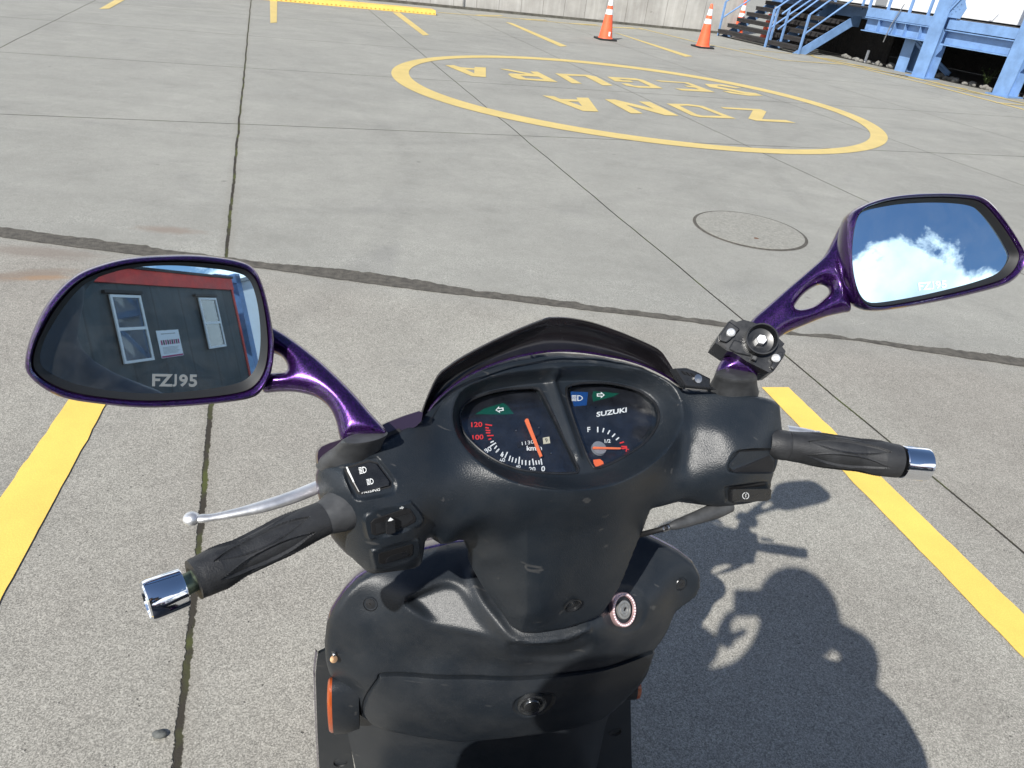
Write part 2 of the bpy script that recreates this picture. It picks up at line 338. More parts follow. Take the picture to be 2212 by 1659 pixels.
    st = noise(7, 6, .7, 1.5, sc=(1, 3, 1))
    for px, ang, rx, ry, colr, amt in (((80, 545), .1, .35, .09, (.21, .18, .155), .7), ((50, 595), .5, .30, .07, (.22, .175, .14), .75), ((90, 600), .35, .16, .035, (.30, .20, .125), .75), ((365, 497), .1, .22, .07, (.23, .185, .155), .7)):
        c = G(*px); e = mapr(math_('ADD', ell(float(c[0]), float(c[1]), rx, ry, ang), math_('MULTIPLY', math_('SUBTRACT', st, .5), 1.4)), 1.0, .35)
        col = mix(math_('MULTIPLY', e, amt), col, colr)
    # old tyre arcs
    for cx_, cy_, R_, wd_, am_ in ((-3.2, 9.5, 4.1, .09, .16), (-3.0, 9.4, 5.6, .10, .13), (6.5, 6.0, 4.4, .10, .14), (1.0, 1.2, 4.9, .08, .10), (-6, 4.0, 5.2, .1, .12)):
        dx = math_('SUBTRACT', X, cx_); dy = math_('SUBTRACT', Y, cy_); d = math_('ABSOLUTE', math_('SUBTRACT', math_('SQRT', math_('ADD', math_('MULTIPLY', dx, dx), math_('MULTIPLY', dy, dy))), R_))
        col = mix(math_('MULTIPLY', math_('MULTIPLY', mapr(d, wd_, wd_*.3), am_), mapr(st, .35, .6)), col, (.10, .10, .10))
    # oil drips
    vo_ = node('ShaderNodeTexVoronoi'); vo_.inputs['Scale'].default_value = 1.7; ll(pos, vo_.inputs['Vector'])
    col = mix(math_('MULTIPLY', mapr(math_('ADD', vo_.outputs['Distance'], math_('MULTIPLY', fine, .02)), .045, .03), .5), col, (.12, .115, .11))
    # saw-cut joints
    def uv(ax):
        a = rad(20.5); return math_('ADD', math_('MULTIPLY', X, math.cos(a) if ax == 0 else -math.sin(a)), math_('MULTIPLY', Y, math.sin(a) if ax == 0 else math.cos(a)))
    U, V = uv(0), uv(1)
    rag = noise(16, 6, .75); wob = math_('MULTIPLY', math_('SUBTRACT', rag, .5), .022)
    U = math_('ADD', U, math_('MULTIPLY', math_('SUBTRACT', noise(1.2, 2), .5), .03))
    dA = math_('MULTIPLY', math_('ABSOLUTE', math_('SUBTRACT', math_('FRACT', math_('ADD', math_('DIVIDE', math_('ADD', U, .268), 2.45), .5)), .5)), 2.45)
    d0 = math_('ABSOLUTE', math_('ADD', U, math_('ADD', .268, wob)))
    rag2 = mapr(noise(60, 3, .7), .4, .75, 0, .005)
    jA = mapr(math_('SUBTRACT', dA, math_('MULTIPLY', rag2, .5)), .0050, .0028)
    j0 = mapr(math_('SUBTRACT', d0, rag2), .0075, .0050)
    dB = math_('MULTIPLY', math_('ABSOLUTE', math_('SUBTRACT', math_('FRACT', math_('ADD', math_('DIVIDE', math_('SUBTRACT', V, 6.42), 2.75), .5)), .5)), 2.75)
    jB = math_('MULTIPLY', mapr(dB, .0085, .0045), mapr(V, 4.9, 5.0))
    j = math_('MAXIMUM', math_('MAXIMUM', jA, j0), math_('MULTIPLY', jB, .95))
    moss = mapr(noise(5, 3), .48, .62)
    col = mix(math_('MULTIPLY', mapr(d0, .05, .008), .25), col, (.2, .18, .15))
    col = mix(j, col, mix(moss, (.045, .04, .033), (.075, .085, .03)))
    ll(col, b.inputs['Base Color']); b.inputs['Roughness'].default_value = .9; b.inputs['Specular IOR Level'].default_value = .15
    hgt = math_('ADD', math_('MULTIPLY', fine, .0012), math_('MULTIPLY', sv.outputs[0], .0008)); hgt = math_('SUBTRACT', hgt, math_('MULTIPLY', j, .008)); hgt = math_('SUBTRACT', hgt, math_('MULTIPLY', pit, .002))
    bp = node('ShaderNodeBump'); bp.inputs['Strength'].default_value = .8; bp.inputs['Distance'].default_value = 1.0; ll(hgt, bp.inputs['Height']); ll(bp.outputs[0], b.inputs['Normal'])
    return m
M['ground'] = concrete_ground()
def paint(name, col, wear, dirt=(.33, .32, .29)):
    m = mat(name, col, .6); t = m.node_tree; b = t.nodes['Principled BSDF']; g = t.nodes.new('ShaderNodeNewGeometry')
    def nz(s, d=6, r=.7):
        n = t.nodes.new('ShaderNodeTexNoise'); n.inputs['Scale'].default_value = s; n.inputs['Detail'].default_value = d; n.inputs['Roughness'].default_value = r; t.links.new(g.outputs['Position'], n.inputs['Vector']); return n.outputs['Fac']
    def mr(v, a, b_, c, d):
        n = t.nodes.new('ShaderNodeMapRange'); t.links.new(v, n.inputs['Value'])
        for i, q in zip(('From Min', 'From Max', 'To Min', 'To Max'), (a, b_, c, d)): n.inputs[i].default_value = q
        return n.outputs[0]
    sc = t.nodes.new('ShaderNodeVectorMath'); sc.operation = 'SCALE'; sc.inputs[0].default_value = col; t.links.new(mr(nz(3), .3, .7, .88, 1.08), sc.inputs['Scale'])
    sc2 = t.nodes.new('ShaderNodeVectorMath'); sc2.operation = 'SCALE'; t.links.new(sc.outputs[0], sc2.inputs[0]); t.links.new(mr(nz(260, 2), .3, .7, .88, 1.1), sc2.inputs['Scale'])
    mx = t.nodes.new('ShaderNodeMix'); mx.data_type = 'RGBA'; t.links.new(mr(nz(38, 8, .8), .66-wear, .72-wear, 0, .75), mx.inputs[0]); t.links.new(sc2.outputs[0], mx.inputs[6]); mx.inputs[7].default_value = (*dirt, 1)
    t.links.new(mx.outputs[2], b.inputs['Base Color'])
    bp = t.nodes.new('ShaderNodeBump'); bp.inputs['Strength'].default_value = .6; bp.inputs['Distance'].default_value = .001; t.links.new(nz(200, 3), bp.inputs['Height']); t.links.new(bp.outputs[0], b.inputs['Normal'])
    return m
M['yellow'] = paint('yellow_road_paint', (.80, .54, .115), .025)
M['yellow_old'] = paint('faded_yellow_road_paint', (.60, .46, .165), .07)
M['yellow_new'] = mat('yellow_rubber', (.74, .48, .10), .55, vary=(5, .15))
M['gap'] = mat('gap_dirt', (.085, .078, .066), .95, bump=(160, 1.0, .006), vary=(26, .5))
M['coneo'] = mat('cone_orange', (.90, .13, .05), .5, vary=(9, .12))
M['conew'] = mat('reflective_white', (.80, .80, .80), .35)
M['coneb'] = mat('cone_base', (.02, .02, .02), .7)
M['bluep'] = mat('blue_steel_paint', (.155, .275, .50), .5, vary=(4, .22))
M['tread'] = mat('stair_grating', (.022, .020, .020), .8, vary=(8, .4))
M['panel'] = mat('white_cladding', (.82, .83, .84), .5, vary=(2, .04))
M['greyp'] = mat('grey_panel', (.25, .26, .27), .6)
M['soil'] = mat('soil_with_shade', (.018, .016, .014), .95, bump=(18, 1, .05), vary=(6, .6))  # soil colour with the shade under the deck put into it
M['rock'] = mat('grey_rock', (.19, .185, .17), .9, bump=(25, .8, .02), vary=(10, .3))
M['leaf'] = mat('weed_green', (.05, .08, .02), .7)
M['winframe'] = mat('window_frame_white', (.7, .7, .7), .4)
M['glass'] = mat('window_glass', (.02, .025, .03), .03, 0, coat=1.0, spec=1.0)
M['fascia'] = mat('red_fascia', (.62, .05, .035), .6, vary=(2.5, .3))
M['poster'] = mat('poster_white', (.75, .76, .78), .6)
M['magenta'] = mat('poster_magenta', (.35, .02, .12), .6)
M['phone'] = mat('phone_black', (.01, .01, .012), .15)
def siding():
    m = mat('dark_siding', (.035, .045, .052), .6); t = m.node_tree; b = t.nodes['Principled BSDF']; g = t.nodes.new('ShaderNodeTexCoord')
    wv = t.nodes.new('ShaderNodeTexWave'); wv.wave_profile = 'SAW'; wv.inputs['Scale'].default_value = .32; t.links.new(g.outputs['Object'], wv.inputs['Vector'])
    r = t.nodes.new('ShaderNodeValToRGB'); r.color_ramp.elements[0].color = (.012, .014, .016, 1); r.color_ramp.elements[1].position = .07; r.color_ramp.elements[1].color = (.034, .044, .050, 1)
    n = t.nodes.new('ShaderNodeTexNoise'); n.inputs['Scale'].default_value = 1.6; n.inputs['Detail'].default_value = 9; n.inputs['Roughness'].default_value = .7; mp = t.nodes.new('ShaderNodeMapping'); mp.inputs['Scale'].default_value = (1.5, 1.5, .5); t.links.new(g.outputs['Object'], mp.inputs[0]); t.links.new(mp.outputs[0], n.inputs['Vector'])
    q = t.nodes.new('ShaderNodeMapRange'); q.inputs['From Min'].default_value = .35; q.inputs['From Max'].default_value = .7; q.inputs['To Min'].default_value = .75; q.inputs['To Max'].default_value = 1.5; t.links.new(n.outputs['Fac'], q.inputs['Value'])
    sc = t.nodes.new('ShaderNodeVectorMath'); sc.operation = 'SCALE'; t.links.new(wv.outputs['Fac'], r.inputs[0]); t.links.new(r.outputs[0], sc.inputs[0]); t.links.new(q.outputs[0], sc.inputs['Scale']); t.links.new(sc.outputs[0], b.inputs['Base Color']); return m
M['siding'] = siding()
def wallmat():
    m = mat('cast_concrete', (.4, .4, .38), .85); t = m.node_tree; b = t.nodes['Principled BSDF']; g = t.nodes.new('ShaderNodeTexCoord'); o = g.outputs['Object']
    def nz(s, sc=(1, 1, 1), d=8, r=.65):
        mp = t.nodes.new('ShaderNodeMapping'); mp.inputs['Scale'].default_value = sc; t.links.new(o, mp.inputs[0])
        n = t.nodes.new('ShaderNodeTexNoise'); n.inputs['Scale'].default_value = s; n.inputs['Detail'].default_value = d; n.inputs['Roughness'].default_value = r; t.links.new(mp.outputs[0], n.inputs['Vector']); return n.outputs['Fac']
    def ramp(v, a, ca, b_, cb):
        r = t.nodes.new('ShaderNodeValToRGB'); r.color_ramp.elements[0].position = a; r.color_ramp.elements[0].color = (*ca, 1); r.color_ramp.elements[1].position = b_; r.color_ramp.elements[1].color = (*cb, 1); t.links.new(v, r.inputs[0]); return r.outputs[0]
    base = ramp(nz(1.1), .35, (.36, .35, .33), .65, (.52, .51, .48)); st = ramp(nz(1.5, (5, 5, .35)), .45, (.55, .52, .48), .62, (1, 1, 1))
    mx = t.nodes.new('ShaderNodeMix'); mx.data_type = 'RGBA'; mx.blend_type = 'MULTIPLY'; mx.inputs[0].default_value = .3; t.links.new(base, mx.inputs[6]); t.links.new(st, mx.inputs[7])
    sp = t.nodes.new('ShaderNodeSeparateXYZ'); t.links.new(o, sp.inputs[0]); md = t.nodes.new('ShaderNodeMath'); md.operation = 'FRACT'; dv = t.nodes.new('ShaderNodeMath'); dv.operation = 'DIVIDE'; dv.inputs[1].default_value = .62; t.links.new(sp.outputs['X'], dv.inputs[0]); t.links.new(dv.outputs[0], md.inputs[0])
    ln = ramp(md.outputs[0], .012, (.45, .44, .42), .03, (1, 1, 1)); mx2 = t.nodes.new('ShaderNodeMix'); mx2.data_type = 'RGBA'; mx2.blend_type = 'MULTIPLY'; mx2.inputs[0].default_value = 1; t.links.new(mx.outputs[2], mx2.inputs[6]); t.links.new(ln, mx2.inputs[7])
    pt = ramp(nz(5.5, (1, 1, 2.2), 2), .70, (1, 1, 1), .74, (.5, .49, .47)); mx3 = t.nodes.new('ShaderNodeMix'); mx3.data_type = 'RGBA'; mx3.blend_type = 'MULTIPLY'; mx3.inputs[0].default_value = .8; t.links.new(mx2.outputs[2], mx3.inputs[6]); t.links.new(pt, mx3.inputs[7])
    t.links.new(mx3.outputs[2], b.inputs['Base Color']); return m
M['wall'] = wallmat()
# ================================================================== THE SITE
STRUCT = 'structure'
g = MB(); g.add([(-60, -40, 0), (60, -40, 0), (60, 90, 0), (-60, 90, 0)], [(0, 1, 2, 3)])
tag(g.build('ground', M['ground']), 'grey concrete yard slabs with saw-cut joints', 'pavement', kind=STRUCT)
def crop(ox, oy, k): return lambda pts: [(ox+x*k, oy+y*k) for x, y in pts]
def gpts(pts): return [G(*p) for p in pts]

# ragged open gap between the two pours of concrete
top = [(-60, 484), (0, 492), (171, 514), (392, 544), (539, 565), (686, 578), (833, 595), (980, 620), (1029, 630), (1084, 634), (1250, 656), (1464, 685), (1555, 695), (1684, 717), (1802, 725), (1937, 742), (2039, 754), (2140, 766), (2212, 776), (2300, 788)]
bot = [(-60, 503), (0, 513), (171, 536), (304, 552), (564, 580), (735, 605), (882, 625), (1084, 648), (1250, 669), (1464, 693), (1558, 706), (1700, 723), (1853, 737), (1971, 757), (2106, 778), (2212, 793), (2300, 806)]
def ragged(pts, amp, n, ph):
    P = resample(np.array([G(*p)[:2] for p in pts]), n, False); rs = np.random.RandomState(ph)
    j = np.convolve(rs.randn(n), [.3, .4, .3], 'same')*amp + np.convolve(rs.randn(n), np.ones(9)/9, 'same')*amp*1.5
    P[:, 1] += j; return P
T_, B_ = ragged(top, .007, 420, 1), ragged(bot, .0025, 420, 2)
v = [(p[0], p[1], .004) for p in T_]+[(p[0], p[1], .004) for p in B_]
tag(mobj('pavement_gap', v, [(i+420, i+421, i+1, i) for i in range(419)], M['gap'], smooth=False), 'ragged dirt-filled gap between two concrete pours', 'gap', kind=STRUCT)

def marking(loops, label, m='yellow_old', z=.004, name='road_marking', grp=None):
    return tag(sheet(name, loops, M[m], z), label, 'road marking', grp, STRUCT)
def ext(a, b, k): return a+(a-b)/np.linalg.norm(a-b)*k
def stripe(a0, a1, b0, b1, label, m, back=0, fwd=0):
    """edges a (near a0, far a1) and b; extended at the near end by back"""
    a0, a1, b0, b1 = [G(*p) for p in (a0, a1, b0, b1)]
    A0, B0 = ext(a0, a1, back) if back else a0, ext(b0, b1, back) if back else b0
    A1, B1 = ext(a1, a0, fwd) if fwd else a1, ext(b1, b0, fwd) if fwd else b1
    if m == 'yellow':
        def rg(p, q, sd):
            rs = np.random.RandomState(sd); t = np.linspace(0, 1, 90); n = np.array([-(q-p)[1], (q-p)[0], 0])/np.linalg.norm(q-p); j = np.convolve(rs.randn(90), [.25, .5, .25], 'same')*.0022; j *= (rs.rand(90) > .35); j[[0, -1]] = 0
            return [p+(q-p)*a_+n*b_ for a_, b_ in zip(t, j)]
        return marking([[rg(A0, A1, 1)+rg(B1, B0, 2)]], label, m)
    return marking([[[A0, A1, B1, B0]]], label, m)
stripe((91, 949), (147, 868), (0, 1302), (228, 877), 'broad yellow bay line running under the left mirror', 'yellow', 1.6, .12)
stripe((2212, 1425), (1645, 838), (2212, 1331), (1703, 838), 'broad yellow bay line passing under the right grip', 'yellow', 1.2)
BL = [((584, 50), (583, -4), (598, 49), (599, -4), 'short yellow bay line beside the long slab joint at the back'),
      ((214, 20), (262, -8), (236, 19), (284, -8), 'yellow bay line at the far left by the frame edge'),
      ((914, 77), (848, 27), (927, 76), (863, 27), 'yellow bay line starting at the yellow ramp end'),
      ((1210, 101), (1092, 48), (1225, 100), (1106, 50), 'thin yellow bay line behind the circle, left of the cones'),
      ((1480, 123), (1326, 70), (1496, 122), (1341, 74), 'thin yellow bay line between the two front cones')]
for a0, a1, b0, b1, lab in BL: stripe(a0, a1, b0, b1, lab, 'yellow_old')
def thin(pts, wd, label, m='yellow_old'):
    P = [G(*p)[:2] for p in pts]; L_, R_ = [], []
    for i, p in enumerate(P):
        d = P[min(i+1, len(P)-1)]-P[max(i-1, 0)]; d /= np.linalg.norm(d); n = np.array([-d[1], d[0]]); L_.append(p+n*wd/2); R_.append(p-n*wd/2)
    loops = [[[L_[i], L_[i+1], R_[i+1], R_[i]]] for i in range(len(P)-1)]
    return marking(loops, label, m, .004 + .0007*(len(marks) % 4) + .0008*(marks.append(1) or 1))
marks = []
thin([(945, 27), (1110, 40), (1310, 58), (1396, 64)], .09, 'thin yellow line along the foot of the concrete wall')
thin([(1380, 61), (1500, 90), (1690, 130.5), (1820, 139)], .09, 'bent thin yellow line in front of the blue stairs')
thin([(1597, 106), (1752, 120), (1757, 119.5)], .06, 'faint yellow line leading to the stair foot')
thin([(1752, 121), (1980, 170), (2212, 224), (2300, 246)], .10, 'yellow line closest to the stones under the blue platform')
thin([(1757, 123), (1840, 143), (2000, 181), (2212, 237), (2300, 262)], .10, 'outer yellow line of the hatched strip by the platform')
zig = [((1780, 126), (1830, 133)), ((1818, 135), (1900, 150)), ((1868, 147), (1962, 166)), ((1935, 163), (2030, 180)), ((2000, 179), (2090, 193)), ((2068, 195), (2168, 212)), ((2150, 222), (2225, 229))]
for k, (a, b) in enumerate(zig):
    da = np.array([(b[0]-a[0]), (b[1]-a[1])], float); thin([a, b], .09, 'slanted yellow hatch stroke beside the platform, number %s from the stairs' % ['one', 'two', 'three', 'four', 'five', 'six', 'seven'][k])
for k, (a, b) in enumerate([((1030, 33), (1085, 34)), ((1124, 41), (1180, 44)), ((1232, 51), (1290, 54)), ((1302, 59), (1370, 61))]):
    thin([a, b], .12, 'short yellow hatch stroke at the wall foot, number %s from the ramp' % ['one', 'two', 'three', 'four'][k])

# painted circle and its letters (ZONA SEGURA, read from the far side)
kA = crop(813.2, 0, .5392)
outer = kA([(57, 295), (75, 265), (120, 245), (205, 232), (330, 225), (500, 226), (760, 240), (1000, 262), (1300, 306), (1600, 368), (1800, 425), (1950, 480), (2030, 520), (2067, 550), (2060, 575), (2000, 597), (1870, 612), (1700, 614), (1500, 605), (1250, 592), (1000, 568), (750, 525), (500, 468), (300, 415), (150, 365), (80, 330)])
inner = kA([(122, 295), (140, 268), (185, 250), (220, 243), (330, 236), (500, 236), (760, 249), (1000, 271), (1300, 317), (1600, 380), (1780, 435), (1900, 478), (1970, 515), (1993, 545), (1975, 575), (1900, 590), (1700, 593), (1500, 585), (1250, 573), (1000, 548), (750, 502), (500, 445), (300, 385), (170, 335)])
def smooth_ring(pts, n=160):
    P = np.array([G(*p)[:2] for p in pts]); c = P.mean(0); Q = P-c
    for _ in range(2): th = np.arctan2(Q[:, 1], Q[:, 0]); r = np.hypot(*Q.T); A = np.c_[np.ones(len(P)), np.cos(th), np.sin(th), np.cos(2*th), np.sin(2*th), np.cos(3*th), np.sin(3*th)]; co = np.linalg.lstsq(A, r, rcond=None)[0]
    t = np.linspace(0, 2*math.pi, n, endpoint=False); rr = np.c_[np.ones(n), np.cos(t), np.sin(t), np.cos(2*t), np.sin(2*t), np.cos(3*t), np.sin(3*t)]@co
    return np.c_[c[0]+rr*np.cos(t), c[1]+rr*np.sin(t)]
oR, iR = smooth_ring(outer), smooth_ring(inner)
v = [(p[0], p[1], .004) for p in oR]+[(p[0], p[1], .004) for p in iR]; n_ = len(oR)
tag(mobj('painted_circle', v, [(i, (i+1) % n_, (i+1) % n_+n_, i+n_) for i in range(n_)], M['yellow_old'], smooth=False), 'large painted yellow ring around the words on the yard', 'road marking', kind=STRUCT)
k1, k2 = crop(921.66, 119.27, .19608), crop(1301.2, 135.5, .20833)
LET = [('a', k1, [[(205, 113), (300, 113), (370, 135), (525, 148), (530, 133), (652, 138), (652, 245), (500, 235)], [(430, 160), (525, 163), (525, 203)]]),
 ('r', k1, [[(800, 152), (890, 157), (1185, 211), (1140, 182), (1220, 184), (1445, 300), (1020, 270), (940, 248), (895, 210), (925, 203), (1100, 214)], [(1030, 228), (1230, 240), (1290, 270), (1090, 258)]]),
 ('u', k1, [[(1415, 203), (1780, 220), (1870, 240), (2050, 337), (1940, 335), (1745, 235), (1550, 228), (1710, 317), (1600, 312)]]),
 ('a', k1, [[(1275, 447), (1400, 455), (1470, 485), (1660, 492), (1650, 470), (1780, 473), (1892, 625), (1720, 618)], [(1560, 512), (1670, 515), (1715, 567)]]),
 ('g', k2, [[(50, 148), (340, 165), (420, 180), (628, 270), (370, 262), (250, 240), (195, 217), (265, 220), (330, 240), (500, 250), (370, 187), (165, 170), (210, 185), (290, 188), (325, 205), (130, 195)]]),
 ('e', k2, [[(540, 183), (890, 207), (1170, 310), (820, 290), (750, 268), (1000, 280), (960, 262), (890, 255), (845, 240), (930, 243), (850, 213), (610, 200)]]),
 ('s', k2, [[(1060, 222), (1240, 228), (1440, 265), (1380, 268), (1200, 240), (1190, 248), (1480, 305), (1590, 318), (1665, 345), (1520, 345), (1330, 320), (1240, 295), (1330, 300), (1490, 328), (1400, 308), (1110, 255)]]),
 ('n', k2, [[(25, 382), (130, 385), (530, 480), (375, 405), (490, 408), (790, 553), (650, 548), (245, 437), (418, 530), (295, 528)]]),
 ('o', k2, [[(665, 427), (890, 432), (1040, 452), (1382, 583), (1010, 568), (920, 548)], [(800, 450), (880, 448), (1000, 462), (1240, 555), (1040, 552), (980, 540)]]),
 ('z', k2, [[(1220, 462), (1640, 485), (1700, 510), (1655, 588), (1900, 598), (2005, 628), (1690, 610), (1590, 603), (1512, 582), (1560, 497), (1270, 480)]])]
loops = [[gpts(k(r)) for r in rr] for _, k, rr in LET]
tag(sheet('painted_words', loops, M['yellow_old'], .0045), 'faded yellow words ZONA SEGURA painted inside the ring', 'road marking', kind=STRUCT)

# manhole
mc = (G(1496, 478)+G(1743, 520)+G(1620, 458)+G(1620, 536))/4; mrx = np.linalg.norm(G(1743, 520)-G(1496, 478))/2
mh = empty('manhole_cover', (mc[0], mc[1], 0)); tag(mh, 'round concrete manhole cover with a dark ring gap', 'manhole cover')
M['lid'] = mat('lid_concrete', (.255, .25, .222), .9, bump=(120, 1, .005), vary=(55, .28))
b = MB(); b.lathe((mc[0], mc[1], 0), (0, 0, 1), [(mrx-.018, .003), (mrx-.018, .0058), (mrx-.022, .007), (.001, .007)], 72, (False, True)); b.build('lid', M['lid'], mh)
b = MB(); b.lathe((mc[0], mc[1], 0), (0, 0, 1), [(mrx+.004, .0018), (mrx-.001, .0042), (mrx-.017, .0042), (mrx-.022, .0018)], 72, (False, False)); b.build('ring_gap', M['gap'], mh)
pc = G(1633, 517); b = MB(); b.lathe((pc[0], pc[1], 0), (0, 0, 1), [(.017, .0055), (.016, .0085), (.001, .009)], 16, (False, True)); b.build('lifting_eye', mat('rust', (.13, .07, .045), .8), mh)
# pebble
pb = G(345, 1590); b = MB(); b.ball((pb[0], pb[1], .006), .012, 10, (1.3, .8, .6)); o = b.build('pebble', mat('pebble_grey', (.10, .105, .10), .8, vary=(150, .5)), smooth=True)
tag(o, 'small dark pebble beside the mossy joint, bottom left', 'pebble')

# concrete wall
wp = [G(877, 8), G(1190.6, 38.8), G(1406, 59), G(1557, 73)]
wa, wb = wp[0], wp[3]; wd = wb-wa; wl = np.linalg.norm(wd); wd /= wl; wnrm = np.array([-wd[1], wd[0], 0])
wroot = empty('concrete_wall', wa+np.array([0, 0, .001]), math.atan2(wd[1], wd[0])); tag(wroot, 'tall cast concrete wall with form marks behind the cones', 'wall')
def inlocal(o, root):                                      # mesh given in the root's own coordinates
    o.matrix_parent_inverse = Matrix.Identity(4); return o
b = MB(); b.box(((wl-3.6)/2, .15, 1.6), wl+4.8, .3, 3.2); inlocal(b.build('wall_body', M['wall'], wroot, bevel=.01), wroot)
b = MB(); b.box(((wl-3.6)/2, -.02, .03), wl+4.7, .1, .06); inlocal(b.build('footing', mat('footing_dirt', (.09, .085, .07), .95, vary=(8, .5)), wroot), wroot)

# yellow ramp strip
ra, rb = G(625, 5), G(942, 33.5); rd = (rb-ra)/np.linalg.norm(rb-ra); rn = np.array([-rd[1], rd[0], 0])
rr_ = empty('yellow_ramp', rb); tag(rr_, 'long low yellow studded ramp strip lying before the wall', 'ramp')
ra2 = ra-rd*2.5; b = MB(); hh = .10
b.loft([[p+np.array([0, 0, .002]), p+rn*.05+np.array([0, 0, hh]), p+rn*.42+np.array([0, 0, hh]), p+rn*.50+np.array([0, 0, .002])] for p in (ra2, rb)], True, True, True); b.build('ramp_body', M['yellow_new'], rr_, bevel=.008)
b = MB(); nst = 60
for i in range(nst):
    p = ra2+(rb-ra2)*(i+.5)/nst; b.box(p+rn*.016+np.array([0, 0, .03]), .03, .02, .02, rd, rn)
b.bar(ra2+rn*.02+np.array([0, 0, .03]), rb+rn*.02+np.array([0, 0, .03]), .004, .006)
b.build('stud_strip', mat('dark_yellow', (.38, .24, .05), .7), rr_)

# metal barrier legs before the wall
for k, (pa, pb_, lab) in enumerate([((895, 6), (1003, 9), 'thin grey tubular barrier at the left end of the wall'), ((985, 17.5), (1000, 20), 'thin grey tubular barrier right beside the first wall shadow')]):
    A_, B__ = G(*pa)*1.0, G(*pb_)*1.0
    r_ = empty('metal_barrier', (A_+B__)/2); tag(r_, lab, 'barrier')
    for q in (A_, B__): c = MB(); c.tube([q, q+np.array([0, 0, 1.0])], .02, 8); c.build('leg', M['steel'], r_, True)
    c = MB(); c.tube([A_+np.array([0, 0, 1.02]), B__+np.array([0, 0, 1.02])], .022, 8); c.build('top_rail', M['steel'], r_, True)
    c = MB(); c.box((A_+B__)/2+np.array([0, 0, .72]), np.linalg.norm(B__-A_)-.06, .02, .5, (B__-A_)/np.linalg.norm(B__-A_), np.cross((0, 0, 1), (B__-A_)/np.linalg.norm(B__-A_))); c.build('sign_plate', M['greyp'], r_)

# traffic cones
def cone_at(P, rz, h=.90, sticker=False, label=''):
    r_ = empty('traffic_cone', P, rz); tag(r_, label, 'traffic cone', 'orange traffic cones with two white bands')
    def prof(z): return .155*(1-z/h)+.028*(z/h)
    b = MB(); b.box((0, 0, .02), .40, .40, .034); inlocal(b.build('base', M['coneb'], r_, bevel=.01), r_)
    b = MB(); b.lathe((0, 0, 0), (0, 0, 1), [(.165, .035), (.158, .05)]+[(prof(z), z) for z in np.linspace(.06, h-.01, 12)]+[(.02, h)], 28, (True, True)); inlocal(b.build('cone_body', M['coneo'], r_, True), r_)
    for z0, z1 in ((.50, .60), (.67, .80)):
        b = MB(); b.lathe((0, 0, 0), (0, 0, 1), [(prof(z0)+.002, z0), (prof(z1)+.002, z1)], 28, (False, False)); inlocal(b.build('reflective_band', M['conew'], r_, True), r_)
    if sticker:
        b = MB(); b.box((.02, -prof(.13)-.003, .13), .045, .004, .09); inlocal(b.build('sticker', M['conew'], r_), r_)
    return r_
cone_at(G(1307, 86), .35, .86, True, 'orange traffic cone with small white sticker, left in front of the wall')
cone_at(G(1517, 103), .4, .90, False, 'orange traffic cone standing between wall and blue stairs')
c3 = G(1592, 77); cone_at(c3, .2, 1.0, False, 'orange traffic cone behind the left stair railing')
cone_at(STR.w(6.4, -.9, 0), .2, 1.0, False, 'orange traffic cone half hidden behind the stair treads')

# ---------------------------------------------------------------- blue platform, stairs, white building
SX, SY = STR.X, STR.Y
pf = empty('steel_platform', STR.w(0, 0, 0)); tag(pf, 'blue painted steel platform frame on heavy columns, at the right', 'platform')
def sbox(nm, c, sx_, sy_, sz_, m='bluep', par=pf, bevel=.006):
    b = MB(); b.box(STR.w(*c), sx_, sy_, sz_, SX, SY); return b.build(nm, M[m], par, bevel=bevel)
for e in (0.0, -1.99):                                       # H columns, running up out of sight
    b = MB(); b.box(STR.w(e, .17, 2.6), .34, .02, 5.2, SX, SY); b.box(STR.w(e, -.13, 2.6), .34, .02, 5.2, SX, SY); b.box(STR.w(e, .02, 2.6), .02, .28, 5.2, SX, SY); b.build('column', M['bluep'], pf)
    b = MB(); b.box(STR.w(e, .02, .012), .5, .5, .02, SX, SY); b.build('base_plate', M['bluep'], pf)
b = MB(); b.box(STR.w(.86, -.25, .34), .30, .016, .68, SX, SY); b.box(STR.w(.86, -.5, .34), .30, .016, .68, SX, SY); b.box(STR.w(.86, -.375, .34), .016, .24, .68, SX, SY); b.build('short_column', M['bluep'], pf)
def beam(e0, e1, z0, z1, name='beam', y=.0):
    c = (e0+e1)/2; l = abs(e1-e0); b = MB()
    b.box(STR.w(c, y, z1-.012), l, .2, .02, SX, SY); b.box(STR.w(c, y, z0+.012), l, .2, .02, SX, SY); b.box(STR.w(c, y-.02, (z0+z1)/2), l, .012, z1-z0-.05, SX, SY)
    return b.build(name, M['bluep'], pf)
beam(.18, 2.05, .70, 1.0); beam(-.18, -1.81, .69, .99); beam(-2.17, -5, .69, .99)
for e0, e1 in ((.18, 2.05), (-.18, -1.81), (-2.17, -5)):
    b = MB(); b.box(STR.w((e0+e1)/2, .02, 1.10), abs(e1-e0), .14, .19, SX, SY); b.build('kerb_channel', M['bluep'], pf, bevel=.005)
for e in (.45, .86, 1.15, 1.62):
    b = MB(); b.box(STR.w(e, .04, .85), .012, .1, .26, SX, SY); b.build('stiffener', M['bluep'], pf)
b = MB(); b.box(STR.w(.4, -2.2, 1.18), 11.2, 4.1, .03, SX, SY); b.build('deck', M['tread'], pf)
for a_, b__ in (((-.06, .1, 1.28), (-1.2, .1, 3.0)), ((-1.93, .1, 1.28), (-3.2, .1, 3.2)), ((.05, -.9, .1), (.75, -.3, .68))):
    b = MB(); b.bar(STR.w(*a_), STR.w(*b__), .02, .16, SY); b.bar(STR.w(*a_)+SY*.06, STR.w(*b__)+SY*.06, .12, .012, SY); b.build('diagonal_brace', M['bluep'], pf)
